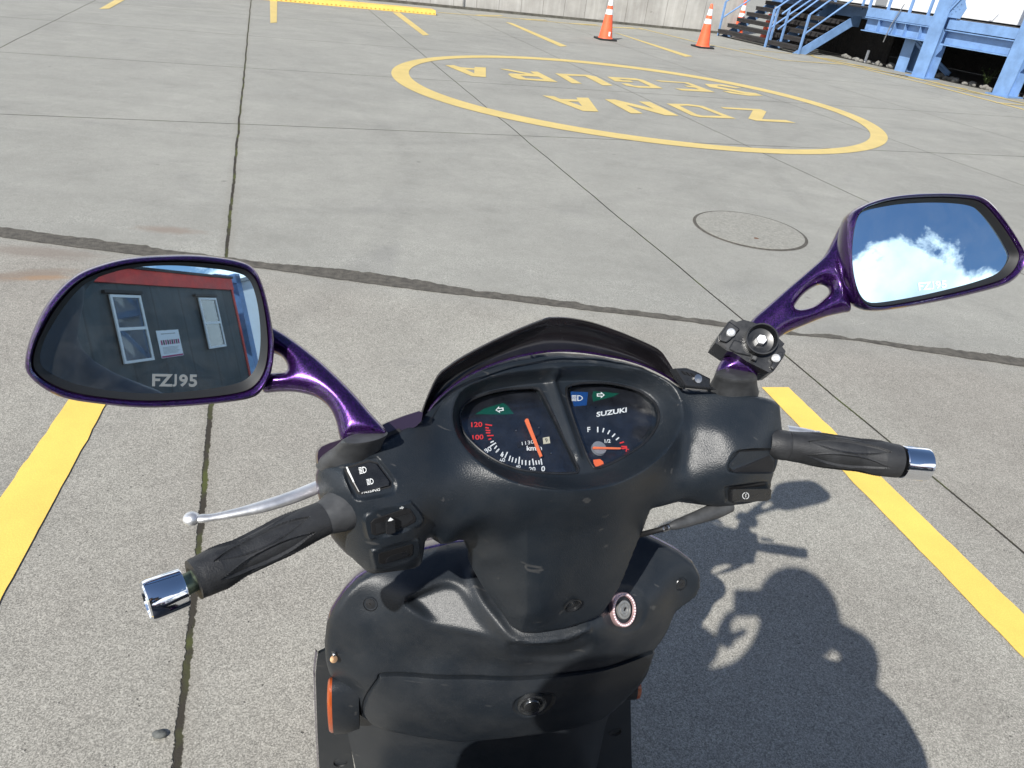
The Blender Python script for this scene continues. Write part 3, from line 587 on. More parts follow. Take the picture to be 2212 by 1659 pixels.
for e in (-.14, -1.86-.22):
    q = [STR.w(e, .115, 1.22), STR.w(e-.30, .115, 1.22), STR.w(e-.36, .115, 1.42), STR.w(e-.22, .115, 1.60), STR.w(e, .115, 1.60)]
    b = MB(); b.prism(q, SY*.012)
    for i in range(3):
        for j in range(2):
            b.lathe(STR.w(e-.08-.07*i, .126, 1.30+.09*j+.05*i), SY, [(.014, 0), (.014, .012), (.001, .014)], 6)
    b.build('gusset_plate', M['bluep'], pf)
for e in (2.1, 1.55, .95, .45):                             # posts on the deck edge
    b = MB(); b.box(STR.w(e, .0, 1.75), .05, .05, 1.12, SX, SY); b.build('railing_post', M['bluep'], pf)
b = MB(); b.tube([STR.w(1.02, .16, 1.35), STR.w(1.18, .17, .9), STR.w(1.22, .18, .55)], .012, 8); b.build('drain_pipe', M['steel'], pf, True)

st = empty('steel_stairs', STR.w(4.5, .8, 0)); tag(st, 'blue steel stairs with dark grating treads, in two flights', 'stairs')
def P3(e, y, z): return STR.w(e, y, z)
def stringer(e, y0, y1, ztop, th=.02, ht=.24, hz=.55):
    sl_ = (ztop)/(y0-y1); q = [P3(e, y0, 0.0), P3(e, y1, ztop), P3(e, y1-.25, ztop), P3(e, y1-.25, ztop-ht), P3(e, y1-.02, ztop-ht), P3(e, y0-ht/sl_*1.05, 0.0)]
    b = MB(); b.prism(q, SX*th); return b.build('stringer', M['bluep'], st)
NT = 6; ZT = 1.12; Y0 = 1.17; Y1 = -.50
stringer(2.93, Y0, Y1, .96); stringer(4.05, 1.0, -.72, ZT); stringer(6.2, .88, -.8, ZT)
def tread(e0, e1, y, z): 
    b = MB(); b.box(P3((e0+e1)/2, y, z), abs(e1-e0)-.02, .27, .035, SX, SY); b.box(P3((e0+e1)/2, y+.12, z-.045), abs(e1-e0)-.03, .02, .07, SX, SY)
    return b.build('tread', M['tread'], st)
for i in range(NT):
    z = .16+i*.165; y = .93-i*.285
    if i < 5: tread(2.95, 4.04, y, z)
    tread(4.08, 6.19, y-.02, z)
def railing(e, y0, y1, dz, h=.88, posts=(0, 1), low=.45):
    f = lambda y: (y0-y)/(y0-y1)*dz
    for hh in (h, low):
        b = MB(); b.tube([P3(e, y0, hh), P3(e, y1, dz+hh)], .022, 8); b.build('handrail', M['bluep'], st, True)
    for t in posts:
        y = y0+(y1-y0)*t; b = MB(); b.box(P3(e, y, f(y)+h/2), .045, .045, h, SX, SY); b.build('railing_post', M['bluep'], st)
railing(2.90, 1.0, -.62, ZT, .88, (0, 1)); railing(4.02, 1.12, -.72, ZT+.1, .88, (0, .06, 1)); railing(6.24, .95, -.8, ZT, .86, (0.0, .95)); railing(3.85, 1.0, -.65, ZT+.05, .80, (0.12, 1))
# landing edge of the stairs
b = MB(); b.box(P3(4.2, -.95, 1.05), 4.1, .02, .28, SX, SY); b.build('landing_edge', M['bluep'], st)
b = MB(); b.box(P3(4.3, -1.25, .54), 4.3, .05, 1.08, SX, SY); b.build('shade_panel', M['soil'], st)  # added dark panel standing in for the shade behind the open treads
# white building on the deck
wb_ = empty('white_building', STR.w(0, -1.4, 1.2)); tag(wb_, 'white clad building standing on the blue platform', 'building')
b = MB(); b.box(STR.w(.2, -2.4, 3.0), 11.6, 2.0, 3.55, SX, SY); b.build('wall', M['panel'], wb_, bevel=.01)
for e, wd_ in ((3.05, .35), (-1.62, .22)):
    b = MB(); b.box(STR.w(e, -1.385, 2.7), wd_, .03, 2.9, SX, SY); b.build('door', M['greyp'], wb_)
b = MB(); b.tube([STR.w(1.1, -1.2, 2.2), STR.w(.75, -1.1, 1.8), STR.w(.55, -1.0, 1.45), STR.w(.42, -.95, 1.22)], .022, 8); b.build('cable', M['black'], wb_, True)
# shade under the deck, put into darkened soil and an added wall
b = MB(); q = [STR.w(-8, -.35, .006), STR.w(3.6, -.35, .006), STR.w(7, -3.6, .006), STR.w(-8, -5, .006)]; b.add(q, [(0, 1, 2, 3)][::-1]); o = b.build('soil', M['soil']); tag(o, 'bare soil under the blue platform, its colour darkened for shade', 'soil', kind=STRUCT)
b = MB(); b.box(STR.w(-.4, -3.6, .58), 13, .1, 1.12, SX, SY); o = b.build('shade_wall', M['soil']); tag(o, 'added dark wall standing in for shade deep under the platform', 'wall')
# stones in a row
def rockmesh(seed):
    rs = np.random.RandomState(seed); bm = bmesh.new(); bmesh.ops.create_icosphere(bm, subdivisions=2, radius=1)
    for v_ in bm.verts: v_.co *= 1+.22*math.sin(v_.co.x*3+seed)*math.cos(v_.co.y*2.5+seed)+rs.uniform(-.07, .07)
    me = bpy.data.meshes.new('rock'); bm.to_mesh(me); bm.free(); me.materials.append(M['rock']); return me
RM = [rockmesh(i) for i in range(5)]
rl = [(1812, 122), (1845, 131), (1880, 139), (1897, 143), (1950, 152), (1975, 160), (2015, 166), (2060, 178), (2110, 190), (2150, 201), (2212, 215)]
RP = resample(np.array([G(*p)[:2] for p in rl]), 46, False)
for i, p in enumerate(RP):
    s_ = random.uniform(.04, .08)*(1.25 if random.random() < .25 else 1); o = bpy.data.objects.new('rock', RM[i % 5]); o.location = (p[0]+.08+random.uniform(-.05, .09), p[1]+random.uniform(-.03, .08), s_*.45)
    o.scale = (s_*random.uniform(.9, 1.4), s_, s_*.75); o.rotation_euler = (random.uniform(-.3, .3), 0, random.uniform(0, 6)); COL.objects.link(o)
    tag(o, 'grey stone in the row edging the soil under the platform', 'stone', 'grey stones edging the platform soil')
wpst = G(1868, 135); b = MB(); b.box((wpst[0], wpst[1], .14), .05, .05, .28); o = b.build('marker_post', M['panel'], bevel=.005); tag(o, 'short white marker post among the stones', 'post')
# weed
wdp = G(2120, 188)+np.array([.2, .25, 0]); b = MB()
for i in range(22):
    a = random.uniform(0, 6.28); l = random.uniform(.1, .42); tip = wdp+np.array([math.cos(a)*l*.5, math.sin(a)*l*.5, l]); b.tube([wdp, (wdp+tip)/2+np.array([0, 0, .04]), tip], [.005, .003, .001], 4)
    for k in range(6):
        c = wdp+(tip-wdp)*random.uniform(.4, 1); d = np.array([random.uniform(-1, 1), random.uniform(-1, 1), random.uniform(-.3, .6)])*.03; e_ = np.cross(d, (0, 0, 1))*.6; b.add([c, c+d+e_, c+2*d, c+d-e_], [(0, 1, 2, 3)])
tag(b.build('weed', M['leaf']), 'straggly green weed growing under the platform', 'weed')

# ---------------------------------------------------------------- dark building behind the rider (seen in the left mirror)
MC0 = DP(330, 710, .50); MQ = (.614, .276, -.233, .5); DIST = 6.4; K = DIST/8.0
WU = np.array([math.cos(MQ[2]), math.sin(MQ[2]), 0]); WN = np.array([math.sin(MQ[2]), -math.cos(MQ[2]), 0])
def BW(u, z, out=0.0): return np.array([0, 0, CAMZ])+WN*(DIST-out)+WU*u*K+np.array([0, 0, (z-CAMZ)*K])   # wall point, u and z in the fitted metres
bd = empty('dark_building', BW(8, 1.45-CAMZ/K+0, 0)*np.array([1, 1, 0]), MQ[2]); tag(bd, 'dark grey clad building with red fascia, seen in the left mirror', 'building')
def bbox(nm, u0, u1, z0, z1, o0, o1, m, par=bd, bevel=0):
    c = (BW(u0, z0, o0)+BW(u1, z1, o1))/2; b = MB(); b.box(c, abs(u1-u0)*K, abs(o1-o0), abs(z1-z0)*K, WU, -WN); return b.build(nm, M[m] if isinstance(m, str) else m, par, bevel=bevel)
zg = CAMZ-CAMZ/K
bbox('wall', -3, 15.2, zg, 3.5, 0, -5, 'siding'); bbox('fascia', -3.05, 15.26, 3.5, 3.92, .06, -5.05, 'fascia'); bbox('roof_edge', -3.1, 15.3, 3.92, 4.0, .1, -5.1, 'black')
bbox('corner_trim', 15.15, 15.26, zg, 3.5, .03, 0.002, 'fascia')
def window(u0, u1, z0, z1):
    f = bbox('window', u0, u1, z0, z1, .05, .002, 'black'); t = .07
    for a, b_, c, d in ((u0, u1, z1-t, z1), (u0, u1, z0, z0+t), (u0, u0+t, z0+t, z1-t), (u1-t, u1, z0+t, z1-t), (u0+t, u1-t, (z0+z1)/2-.04, (z0+z1)/2+.04)): bbox('window_frame', a, b_, c, d, .085, .052, 'winframe', f)
    bbox('glass', u0+t, u1-t, z0+t, z1-t, .06, .052, 'glass', f); bbox('head_trim', u0-.15, u1+.1, z1+.04, z1+.12, .09, .002, 'black', f)
window(9.07, 10.17, 1.37, 3.18); window(12.85, 13.87, 1.45, 3.17)
po = bbox('poster', 10.58, 11.57, 1.38, 2.185, .012, .004, 'poster', None); tag(po, 'white notice poster on the dark wall between two windows', 'poster')
po['_'] = 0; del po['_']; WM[po.name] = Matrix.Identity(4)
bbox('wave_band', 10.6, 11.55, 1.39, 1.44, .014, .0125, 'magenta', po)
for k in range(9): bbox('icon', 10.68+k*.095, 10.745+k*.095, 1.76, 1.90, .014, .0125, ['magenta', 'black'][k % 2], po)
for k in range(6): bbox('text_line', 10.70, 11.35+(k % 3)*.05, 1.50+k*.035, 1.512+k*.035, .014, .0125, 'greyp', po)
bbox('text_line', 10.75, 11.4, 2.07, 2.09, .014, .0125, 'greyp', po)
# white building with blue bracing to the right, mirrored in the larger window
ob = empty('braced_building', (19, -1, 0)); tag(ob, 'white building with blue steel bracing, mirrored in the larger window', 'building')
b = MB(); b.box((20.5, -.8, 3.3), 4, 7.6, 6.6); b.build('wall', M['panel'], ob, bevel=.02)
for y in (-4.4, -2.6, -.8, 1.0, 2.8): b = MB(); b.box((18.2, y, 3.3), .28, .28, 6.6); b.build('column', M['bluep'], ob)
for z in (1.6, 4.0): b = MB(); b.box((18.2, -.8, z), .2, 7.4, .3); b.build('beam', M['bluep'], ob)
for y in (-4.4, -2.6, -.8, 1.0):
    for z0, z1 in ((1.7, 3.9), (4.1, 6.4)): b = MB(); b.bar((18.2, y+.1, z0), (18.2, y+1.7, z1), .12, .16); b.build('diagonal_brace', M['bluep'], ob)
# blue tower and white shed beyond its corner
tw = empty('blue_tower', BW(17.5, zg, -1.5)*np.array([1, 1, 0])); tag(tw, 'blue steel tower with cabinet beyond the dark building corner', 'tower')
bbox('cabinet', 15.6, 16.6, 2.4, 3.9, -.6, -1.8, 'bluep', tw); bbox('mast', 16.9, 17.3, zg, 4.4, -.5, -1, 'bluep', tw); bbox('cross_beam', 15.4, 17.3, 4.0, 4.3, -.5, -1, 'bluep', tw)
ws = empty('white_shed', BW(20, zg, -1)*np.array([1, 1, 0])); tag(ws, 'white shed at the far right edge of the left mirror', 'shed'); bbox('wall', 17.6, 24, zg, 4.1, .5, -4, 'panel', ws); bbox('roof', 17.5, 24.1, 4.1, 4.25, .6, -4.1, 'greyp', ws)
# ================================================================== THE SCOOTER
SC = empty('scooter', BODY.w(0, -.2, 0)); tag(SC, 'black scooter with purple mirrors, seen from the rider seat', 'scooter')
class Panel:
    """relief surface: points O + a*A + b*B + h*N, with h(a, b) a thin-plate surface through measured points"""
    def __init__(s, fr, O, t, n):
        s.O = fr.w(*O); s.A = fr.X; s.B = fr.X*0+fr.Y*t[1]+fr.Z*t[2]; s.N = fr.Y*n[1]+fr.Z*n[2]; s.B /= np.linalg.norm(s.B); s.N /= np.linalg.norm(s.N); s.feats = []
    def abh(s, P): d = np.array(P)-s.O; return np.array([d@s.A, d@s.B, d@s.N])
    def P(s, a, b, h): return s.O+s.A*a+s.B*b+s.N*h
    def fit(s, pts, smooth=1e-5):
        Q = np.array([s.abh(p) for p in pts]); s.c = Q[:, :2]; n = len(Q); K_ = s.phi(s.c, s.c)+np.eye(n)*smooth
        A_ = np.zeros((n+3, n+3)); A_[:n, :n] = K_; A_[:n, n] = 1; A_[:n, n+1:] = s.c; A_[n, :n] = 1; A_[n+1:, :n] = s.c.T
        s.wt = np.linalg.solve(A_, np.r_[Q[:, 2], 0, 0, 0]); return s
    @staticmethod
    def phi(x, y):
        d2 = ((x[:, None, :]-y[None])**2).sum(2)*25; return np.where(d2 > 1e-12, .5*d2*np.log(np.maximum(d2, 1e-12)), 0)
    def base(s, ab):
        ab = np.atleast_2d(ab); n = len(s.c); return s.phi(ab, s.c)@s.wt[:n]+s.wt[n]+ab@s.wt[n+1:]
    def H(s, ab):
        ab = np.atleast_2d(ab); h = s.base(ab)
        for f in s.feats: h = h+f(ab)
        return h
    def hit(s, px, off=0.0):
        h = 0.0
        for _ in range(14):
            P = onplane(px, s.O+s.N*h, s.N); q = s.abh(P)[:2]; h = .5*h+.5*(float(s.H(q)[0])+off)
        return onplane(px, s.O+s.N*h, s.N)
    def nrm(s, px):
        a, b_, _ = s.abh(s.hit(px)); e = .004; q = np.array([[a-e, b_], [a+e, b_], [a, b_-e], [a, b_+e]]); h = s.base(q)
        v = np.cross(s.P(a+e, b_, h[1])-s.P(a-e, b_, h[0]), s.P(a, b_+e, h[3])-s.P(a, b_-e, h[2])); v /= np.linalg.norm(v); return v if v@s.N > 0 else -v
    def ab(s, pxs): return np.array([s.abh(s.hit(p))[:2] for p in pxs])
def sdist(ab, poly):                                      # signed distance, positive inside
    P = np.array(poly); Q = np.roll(P, -1, 0); best = np.full(len(ab), 1e9); ins = np.zeros(len(ab), bool)
    for p, q in zip(P, Q):
        d = q-p; t = np.clip(((ab-p)@d)/max(d@d, 1e-12), 0, 1); best = np.minimum(best, np.hypot(*(ab-p-t[:, None]*d).T))
        c = ((p[1] > ab[:, 1]) != (q[1] > ab[:, 1])); 
        with np.errstate(all='ignore'): x = (q[0]-p[0])*(ab[:, 1]-p[1])/(q[1]-p[1])+p[0]
        ins ^= c & (ab[:, 0] < x)
    return np.where(ins, best, -best)
def sstep(x): x = np.clip(x, 0, 1); return x*x*(3-2*x)
def bump_feat(poly, depth, fall, out=0.0): return lambda ab: depth*sstep((sdist(ab, poly)+out)/fall)
def relief(name, pan, outline, mat_, step=.003, holes=(), depth=.03, taper=.004, edge_r=.004, parent=SC, loops=()):
    """closed-edge shell: fine front surface, rounded rim, skirt going back by depth"""
    ol = resample(outline, max(60, int(np.linalg.norm(np.diff(np.vstack([outline, outline[:1]]), axis=0), axis=1).sum()/.003)))
    hs = [resample(h, max(30, int(np.linalg.norm(np.diff(np.vstack([h, h[:1]]), axis=0), axis=1).sum()/.0025))) for h in holes]
    mn, mx_ = ol.min(0), ol.max(0); gx, gy = np.meshgrid(np.arange(mn[0], mx_[0], step), np.arange(mn[1], mx_[1], step)); gx[1::2] += step/2
    g_ = np.c_[gx.ravel(), gy.ravel()]; sd = sdist(g_, ol); keep = sd > step*.5
    for h in hs: keep &= sdist(g_, h) < -step*.5
    g_ = g_[keep]; rim = []
    c0 = ol.mean(0)
    V = [Vector(p) for p in ol]; E_ = [(i, (i+1) % len(ol)) for i in range(len(ol))]; o_ = len(ol)
    for h in hs: V += [Vector(p) for p in h]; E_ += [(o_+i, o_+(i+1) % len(h)) for i in range(len(h))]; o_ += len(h)
    ex = []
    for pl, closed in loops:
        pl = np.array(pl); L_ = np.linalg.norm(np.diff(np.vstack([pl, pl[:1]]) if closed else pl, axis=0), axis=1).sum(); Q = resample(pl, int(L_/.0022), closed)
        tg = np.roll(Q, -1, 0)-np.roll(Q, 1, 0)
        if not closed: tg[0] = Q[1]-Q[0]; tg[-1] = Q[-1]-Q[-2]
        nn_ = np.c_[-tg[:, 1], tg[:, 0]]/np.linalg.norm(tg, axis=1)[:, None]
        for o2 in (-.0034, -.0021, -.0011, 0, .0011, .0021, .0034): ex.append(Q+nn_*o2)
    if ex:
        ex = np.vstack(ex); ke = sdist(ex, ol) > .002
        for h in hs: ke &= sdist(ex, h) < -.002
        ex = ex[ke]; cell = {tuple(q) for q in np.round(ex/.003).astype(int)}
        near = np.array([any((a+i, b_+j) in cell for i in (-1, 0, 1) for j in (-1, 0, 1)) for a, b_ in np.round(g_/.003).astype(int)]); g_ = np.vstack([g_[~near], ex])
    V += [Vector(p) for p in g_]
    r = geometry.delaunay_2d_cdt(V, E_, [], 0, 1e-7); vs = np.array([tuple(v) for v in r[0]]); tris = [t for t in r[2]]
    cen = np.array([vs[list(t)].mean(0) for t in tris]); ok = sdist(cen, ol) > 0
    for h in hs: ok &= sdist(cen, h) < 0
    tris = [t for t, k in zip(tris, ok) if k]
    H = pan.H(vs); sdv = np.maximum(sdist(vs, ol), 0); x = np.clip(sdv/edge_r, 0, 1); H = H-edge_r*(1-np.sqrt(np.maximum(1-(1-x)**2, 0)))
    P = [pan.P(a, b, h) for (a, b), h in zip(vs, H)]; mb = MB(); mb.add(P, [t if 1 else t for t in tris])
    orig = r[3]; m = {}
    for i, l in enumerate(orig):
        for q in l: m[q] = i
    n = len(ol); cc = np.array([P[m[i]] for i in range(n)]); ctr = cc.mean(0)
    back = cc-pan.N*depth+(ctr-cc)/np.linalg.norm(ctr-cc, axis=1)[:, None]*taper
    mb.loft([cc, cc-pan.N*depth*.15, back]); 
    o = 0
    mb2 = mb
    start = n
    for h in hs:
        k = len(h); hc = np.array([P[m[start+i]] for i in range(k)]); mb.loft([hc-pan.N*.012, hc]); start += k
    ob = mb.build(name, M[mat_], parent, True, 50)
    bm = bmesh.new(); bm.from_mesh(ob.data); bmesh.ops.remove_doubles(bm, verts=bm.verts, dist=1e-6); bmesh.ops.recalc_face_normals(bm, faces=bm.faces)
    ref = Vector(pan.N); s_ = sum(f.normal.dot(ref)*f.calc_area() for f in bm.faces)
    if s_ < 0: bmesh.ops.reverse_faces(bm, faces=bm.faces)
    bm.to_mesh(ob.data); bm.free(); ob.data.set_sharp_from_angle(angle=rad(50)); return ob

# ---------------- rear handlebar cover (with the instrument hood and the column)
DO = np.array([0, .06, 1.052]); Dt = np.array([0, .106, .041]); Dt /= np.linalg.norm(Dt); Dn = np.array([0, -Dt[2], Dt[1]])   # plane of the gauges, bar frame
DOw, Dtw, Dnw = BAR.w(*DO), BAR.Y*Dt[1]+BAR.Z*Dt[2], BAR.Y*Dn[1]+BAR.Z*Dn[2]
kD = crop(867.4, 650.6, .31863)
def dash(p, off=0.0): return onplane(p, DOw+Dnw*off, Dnw)
def dcrop(pts, off=0.0): return [dash(p, off) for p in kD(pts)]
def atx(fr, x, px):
    d = ray(*px); t = (x-(CC-fr.O)@fr.X)/(d@fr.X); return CC+d*t
HC = Panel(BAR, (0, .08, 1.05), (0, .6, .8), (0, -.8, .6))
kR = crop(1409.6, 731.9, .2941); kL = crop(650.6, 921.7, .2288)
rim_top = dcrop([(130, 810), (210, 700), (300, 600), (400, 530), (500, 470), (650, 412), (800, 370), (950, 350), (1100, 345), (1250, 355), (1400, 375), (1530, 402), (1650, 440), (1750, 485), (1830, 530), (1920, 585)], .028)
def hp(px, h): return onplane(px, HC.O+HC.N*h, HC.N)
right_edge = [hp(p, h) for p, h in zip(kR([(250, 362), (420, 375), (700, 402), (860, 432), (930, 455), (948, 475), (955, 560), (970, 680), (960, 790), (945, 880), (915, 960), (900, 1000), (890, 1060), (880, 1105), (872, 1170), (855, 1192), (700, 1215), (510, 1235), (400, 1225), (300, 1200), (230, 1195)]),
    [.004, .013, .027, .030, .029, .026, .024, .022, .022, .020, .018, .018, .016, .012, .008, .006, .004, .002, .0, -.002, -.002])]
col_r = [hp((1410, 1100), -.012), hp((1395, 1142), -.03), hp((1370, 1200), -.048), hp((1345, 1262), -.066), hp((1318, 1310), -.082), hp((1297, 1334), -.092)]
col_b = [hp((1270, 1346), -.095), hp((1215, 1363), -.098), hp((1160, 1371), -.101), hp((1132, 1370), -.104), hp((1112, 1358), -.106)]
col_l = [hp((1085, 1318), -.098), hp((1058, 1275), -.088), hp((1038, 1235), -.076), hp((1024, 1190), -.060), hp((1018, 1172), -.050)]
left_b = [hp((985, 1176), -.015), hp((955, 1177), -.010), hp((935, 1160), -.002), hp((922, 1165), .002), hp((918, 1195), -.006), hp((913, 1222), -.012), hp((898, 1230), -.012), hp((850, 1237), -.006), hp((808, 1242), -.004), hp((796, 1238), -.004)]
left_e = [hp((770, 1215), -.002), hp((740, 1185), .002), hp((722, 1165), .004), hp((712, 1140), .006), hp((700, 1105), .010), hp((692, 1072), .014), hp((688, 1048), .018), hp((686, 1030), .022), hp((692, 1012), .026), hp((706, 1002), .030)]
left_t = [hp((760, 984), .035), hp((806, 968), .034), hp((840, 948), .032), hp((880, 922), .026), hp((902, 912), .020)]
ctrl = []
ctrl += rim_top[::2]+right_edge+col_r+col_b+col_l+left_b+left_e+left_t
ctrl += dcrop([(245, 700), (255, 860), (330, 985), (480, 1110), (690, 1220), (930, 1280), (1180, 1290), (1420, 1245), (1650, 1130), (1820, 960), (1890, 800), (1870, 680)], .021)     # crest
ctrl += dcrop([(230, 760), (560, 490), (850, 400), (1150, 375), (1450, 405), (1700, 490), (1850, 600)], .024)
# column and wings
ctrl += [hp((1130, 1150), .003), hp((1128, 1250), -.035), hp((1130, 1330), -.070), hp((1250, 1150), .004), hp((1240, 1250), -.036), hp((1225, 1320), -.072), hp((1340, 1150), -.008), hp((1315, 1240), -.045), hp((1300, 1300), -.074),
         hp((1080, 1170), -.010), hp((1095, 1280), -.060), hp((1075, 1150), .000), hp((1060, 1215), -.035)]
ctrl += [hp((1000, 1090), .018), hp((960, 1040), .026), hp((900, 990), .032), hp((960, 1140), .010), hp((900, 1130), .034), hp((900, 1060), .038), hp((850, 1000), .040), hp((780, 1015), .046), hp((735, 1030), .042), hp((722, 1060), .040),
         hp((745, 1100), .038), hp((830, 1080), .048), hp((765, 1140), .034), hp((785, 1195), .020), hp((800, 1225), .008), hp((850, 1150), .040), hp((860, 1200), .018), hp((905, 1160), .026), hp((900, 1200), .008), hp((1000, 1150), .004), hp((1040, 1130), .006)]
ctrl += [hp((1500, 900), .013), hp((1550, 930), .031), hp((1600, 920), .036), hp((1660, 920), .033), hp((1520, 1000), .024), hp((1590, 1010), .040), hp((1650, 1000), .036), hp((1500, 1060), .013), hp((1560, 1060), .024), hp((1640, 1060), .020), hp((1450, 1060), .010), hp((1440, 1090), -.002), hp((1486, 960), .014), hp((1478, 1000), .013)]
HC.fit(ctrl, 3e-3)
outline_pts = rim_top+right_edge+col_r+col_b+col_l+left_b+left_e+left_t
OUT = np.array([HC.abh(p)[:2] for p in outline_pts])
winL = [(395, 760), (430, 700), (500, 655), (600, 620), (700, 600), (800, 590), (900, 588), (935, 600), (962, 640), (1080, 880), (1190, 1110), (1195, 1150), (1180, 1163), (1050, 1168), (850, 1150), (740, 1122), (650, 1085), (560, 1030), (480, 960), (425, 895), (396, 820)]
winR = [(1118, 610), (1128, 580), (1200, 558), (1300, 552), (1400, 556), (1510, 575), (1600, 602), (1670, 645), (1720, 695), (1745, 770), (1735, 835), (1700, 900), (1640, 965), (1560, 1022), (1460, 1080), (1370, 1120), (1315, 1132), (1295, 1118), (1262, 1060), (1200, 900), (1130, 690)]
wL, wR = [np.array([HC.abh(p)[:2] for p in dcrop(w_, .001)]) for w_ in (winL, winR)]
# flatten the floor so that the glasses lie in the gauge plane; ridge between them; steps of the switch box
egg = spline(np.array([HC.abh(p)[:2] for p in dcrop([(392, 790), (425, 700), (500, 650), (600, 613), (760, 582), (950, 560), (1150, 545), (1350, 545), (1510, 568), (1610, 598), (1680, 640), (1730, 695), (1752, 770), (1742, 840), (1705, 905), (1640, 975), (1560, 1032), (1460, 1090), (1370, 1130), (1250, 1165), (1100, 1178), (950, 1172), (840, 1158), (730, 1130), (640, 1092), (550, 1035), (470, 965), (415, 890)], .001)]), 3)
def flat_dash(ab):
    sd = -sdist(ab, egg); near_ = sd < .03; h = HC.base(ab); out = np.zeros(len(ab))
    if not near_.any(): return out
    P = np.array([HC.P(a, b, 0) for a, b in ab[near_]]); dp = ((DOw+Dnw*.001-P)@Dnw)/(HC.N@Dnw); s_ = np.maximum(sd[near_], 0); inner = dp+.0015*sstep(s_/.002)+.030*np.clip((s_-.001)/.0135, 0, 3)**1.35
    k = .0035; b0 = h[near_]; d = np.clip(.5+.5*(b0-inner)/k, 0, 1); sm = b0*(1-d)+inner*d-k*d*(1-d); w_ = sstep((.03-sd[near_])/.008); out[near_] = (sm-b0)*w_; return out
ridge = [HC.abh(p)[:2] for p in dcrop([(985, 500), (1035, 510), (1270, 1185), (1215, 1190)], .004)]
def ridge_f(ab):
    a = np.array(ridge[0])*.5+np.array(ridge[1])*.5; b = np.array(ridge[2])*.5+np.array(ridge[3])*.5; d = b-a; t = ((ab-a)@d)/(d@d); dd = np.hypot(*(ab-a-np.clip(t, 0, 1)[:, None]*d).T)
    return .0065*np.exp(-(dd/.0052)**2)*sstep((.93-t)/.15)*sstep((t+.3)/.3)
HC.feats = [flat_dash, ridge_f]
egg2 = egg
# facet line of the column
A_c = HC.abh(hp((1126, 1120), .0))[:2]; B_c = HC.abh(hp((1131, 1372), -.10))[:2]
def crease(ab):
    d = B_c-A_c; t = ((ab-A_c)@d)/(d@d); nrm = np.array([-d[1], d[0]])/np.linalg.norm(d); s_ = (ab-A_c)@nrm; s_ = -s_ if nrm[0] > 0 else s_
    s_ = np.maximum(s_, 0); return -sstep((t+.15)/.5)*np.where(t > -.2, 1, 0)*.75*s_*sstep((.07-s_)/.02)
HC.feats.append(crease)
def groove(path, amp, sg):
    def f(ab):
        best = np.full(len(ab), 1e9)
        for p, q in zip(path[:-1], path[1:]):
            d = q-p; t = np.clip(((ab-p)@d)/(d@d), 0, 1); best = np.minimum(best, np.hypot(*(ab-p-t[:, None]*d).T))
        return amp*np.exp(-(best/sg)**2)
    return f
gl_ = spline(HC.ab(kD([(215, 800), (290, 680), (400, 590), (520, 530), (700, 462), (900, 425), (1100, 412), (1300, 418), (1500, 450), (1680, 505), (1800, 575), (1880, 680)])), 3, False)
HC.feats.append(groove(gl_, -.0016, .0014))
# raised pad of the left switches and right switch pads (kerb-like steps of the moulding)
def padfeat(px, depth, fall=.0024):
    poly = spline(HC.ab(px), 3); A_ = np.c_[poly, np.ones(len(poly))]; co = np.linalg.lstsq(A_, HC.base(poly), rcond=None)[0]
    def f(ab):
        x = sstep((sdist(ab, poly)+fall*.5)/fall); return x*(np.c_[ab, np.ones(len(ab))]@co+depth-HC.base(ab))
    return f
pads = [(kL([(480, 330), (690, 290), (740, 320), (890, 520), (895, 590), (860, 630), (560, 690), (500, 660), (400, 420)]), -.0022),
        (kL([(600, 860), (640, 825), (1000, 715), (1040, 720), (1140, 850), (1130, 920), (1000, 975), (680, 1060), (625, 1050), (590, 900)]), .0030),
        (kL([(660, 1190), (700, 1160), (1070, 1070), (1110, 1090), (1110, 1210), (1080, 1240), (720, 1345), (690, 1320)]), .0030),
        (kR([(560, 910), (640, 820), (880, 812), (905, 830), (900, 970), (880, 980), (600, 980), (555, 950)]), -.0030),
        (kR([(535, 1095), (560, 1085), (825, 1050), (838, 1070), (870, 1100), (870, 1195), (560, 1203), (545, 1190)]), -.0028)]
pf_ = [padfeat(px, d) for px, d in pads]; HC.feats += pf_
padp = [spline(HC.ab(px), 3) for px, d in pads]
egt = np.roll(egg, -1, 0)-np.roll(egg, 1, 0); egn = np.c_[egt[:, 1], -egt[:, 0]]/np.linalg.norm(egt, axis=1)[:, None]
if sdist(egg[:1]+egn[:1]*.002, egg)[0] > 0: egn = -egn
cover = relief('rear_handlebar_cover', HC, OUT, 'plastic', .0026, holes=(wL, wR), depth=.035, taper=.006, edge_r=.006, loops=[(np.array([A_c, B_c+(A_c-B_c)*.01]), False)]+[(gl_, False), (egg, True)]+[(egg+egn*o3, True) for o3 in (.0065, .0125, .0185)]+[(q, True) for q in padp])
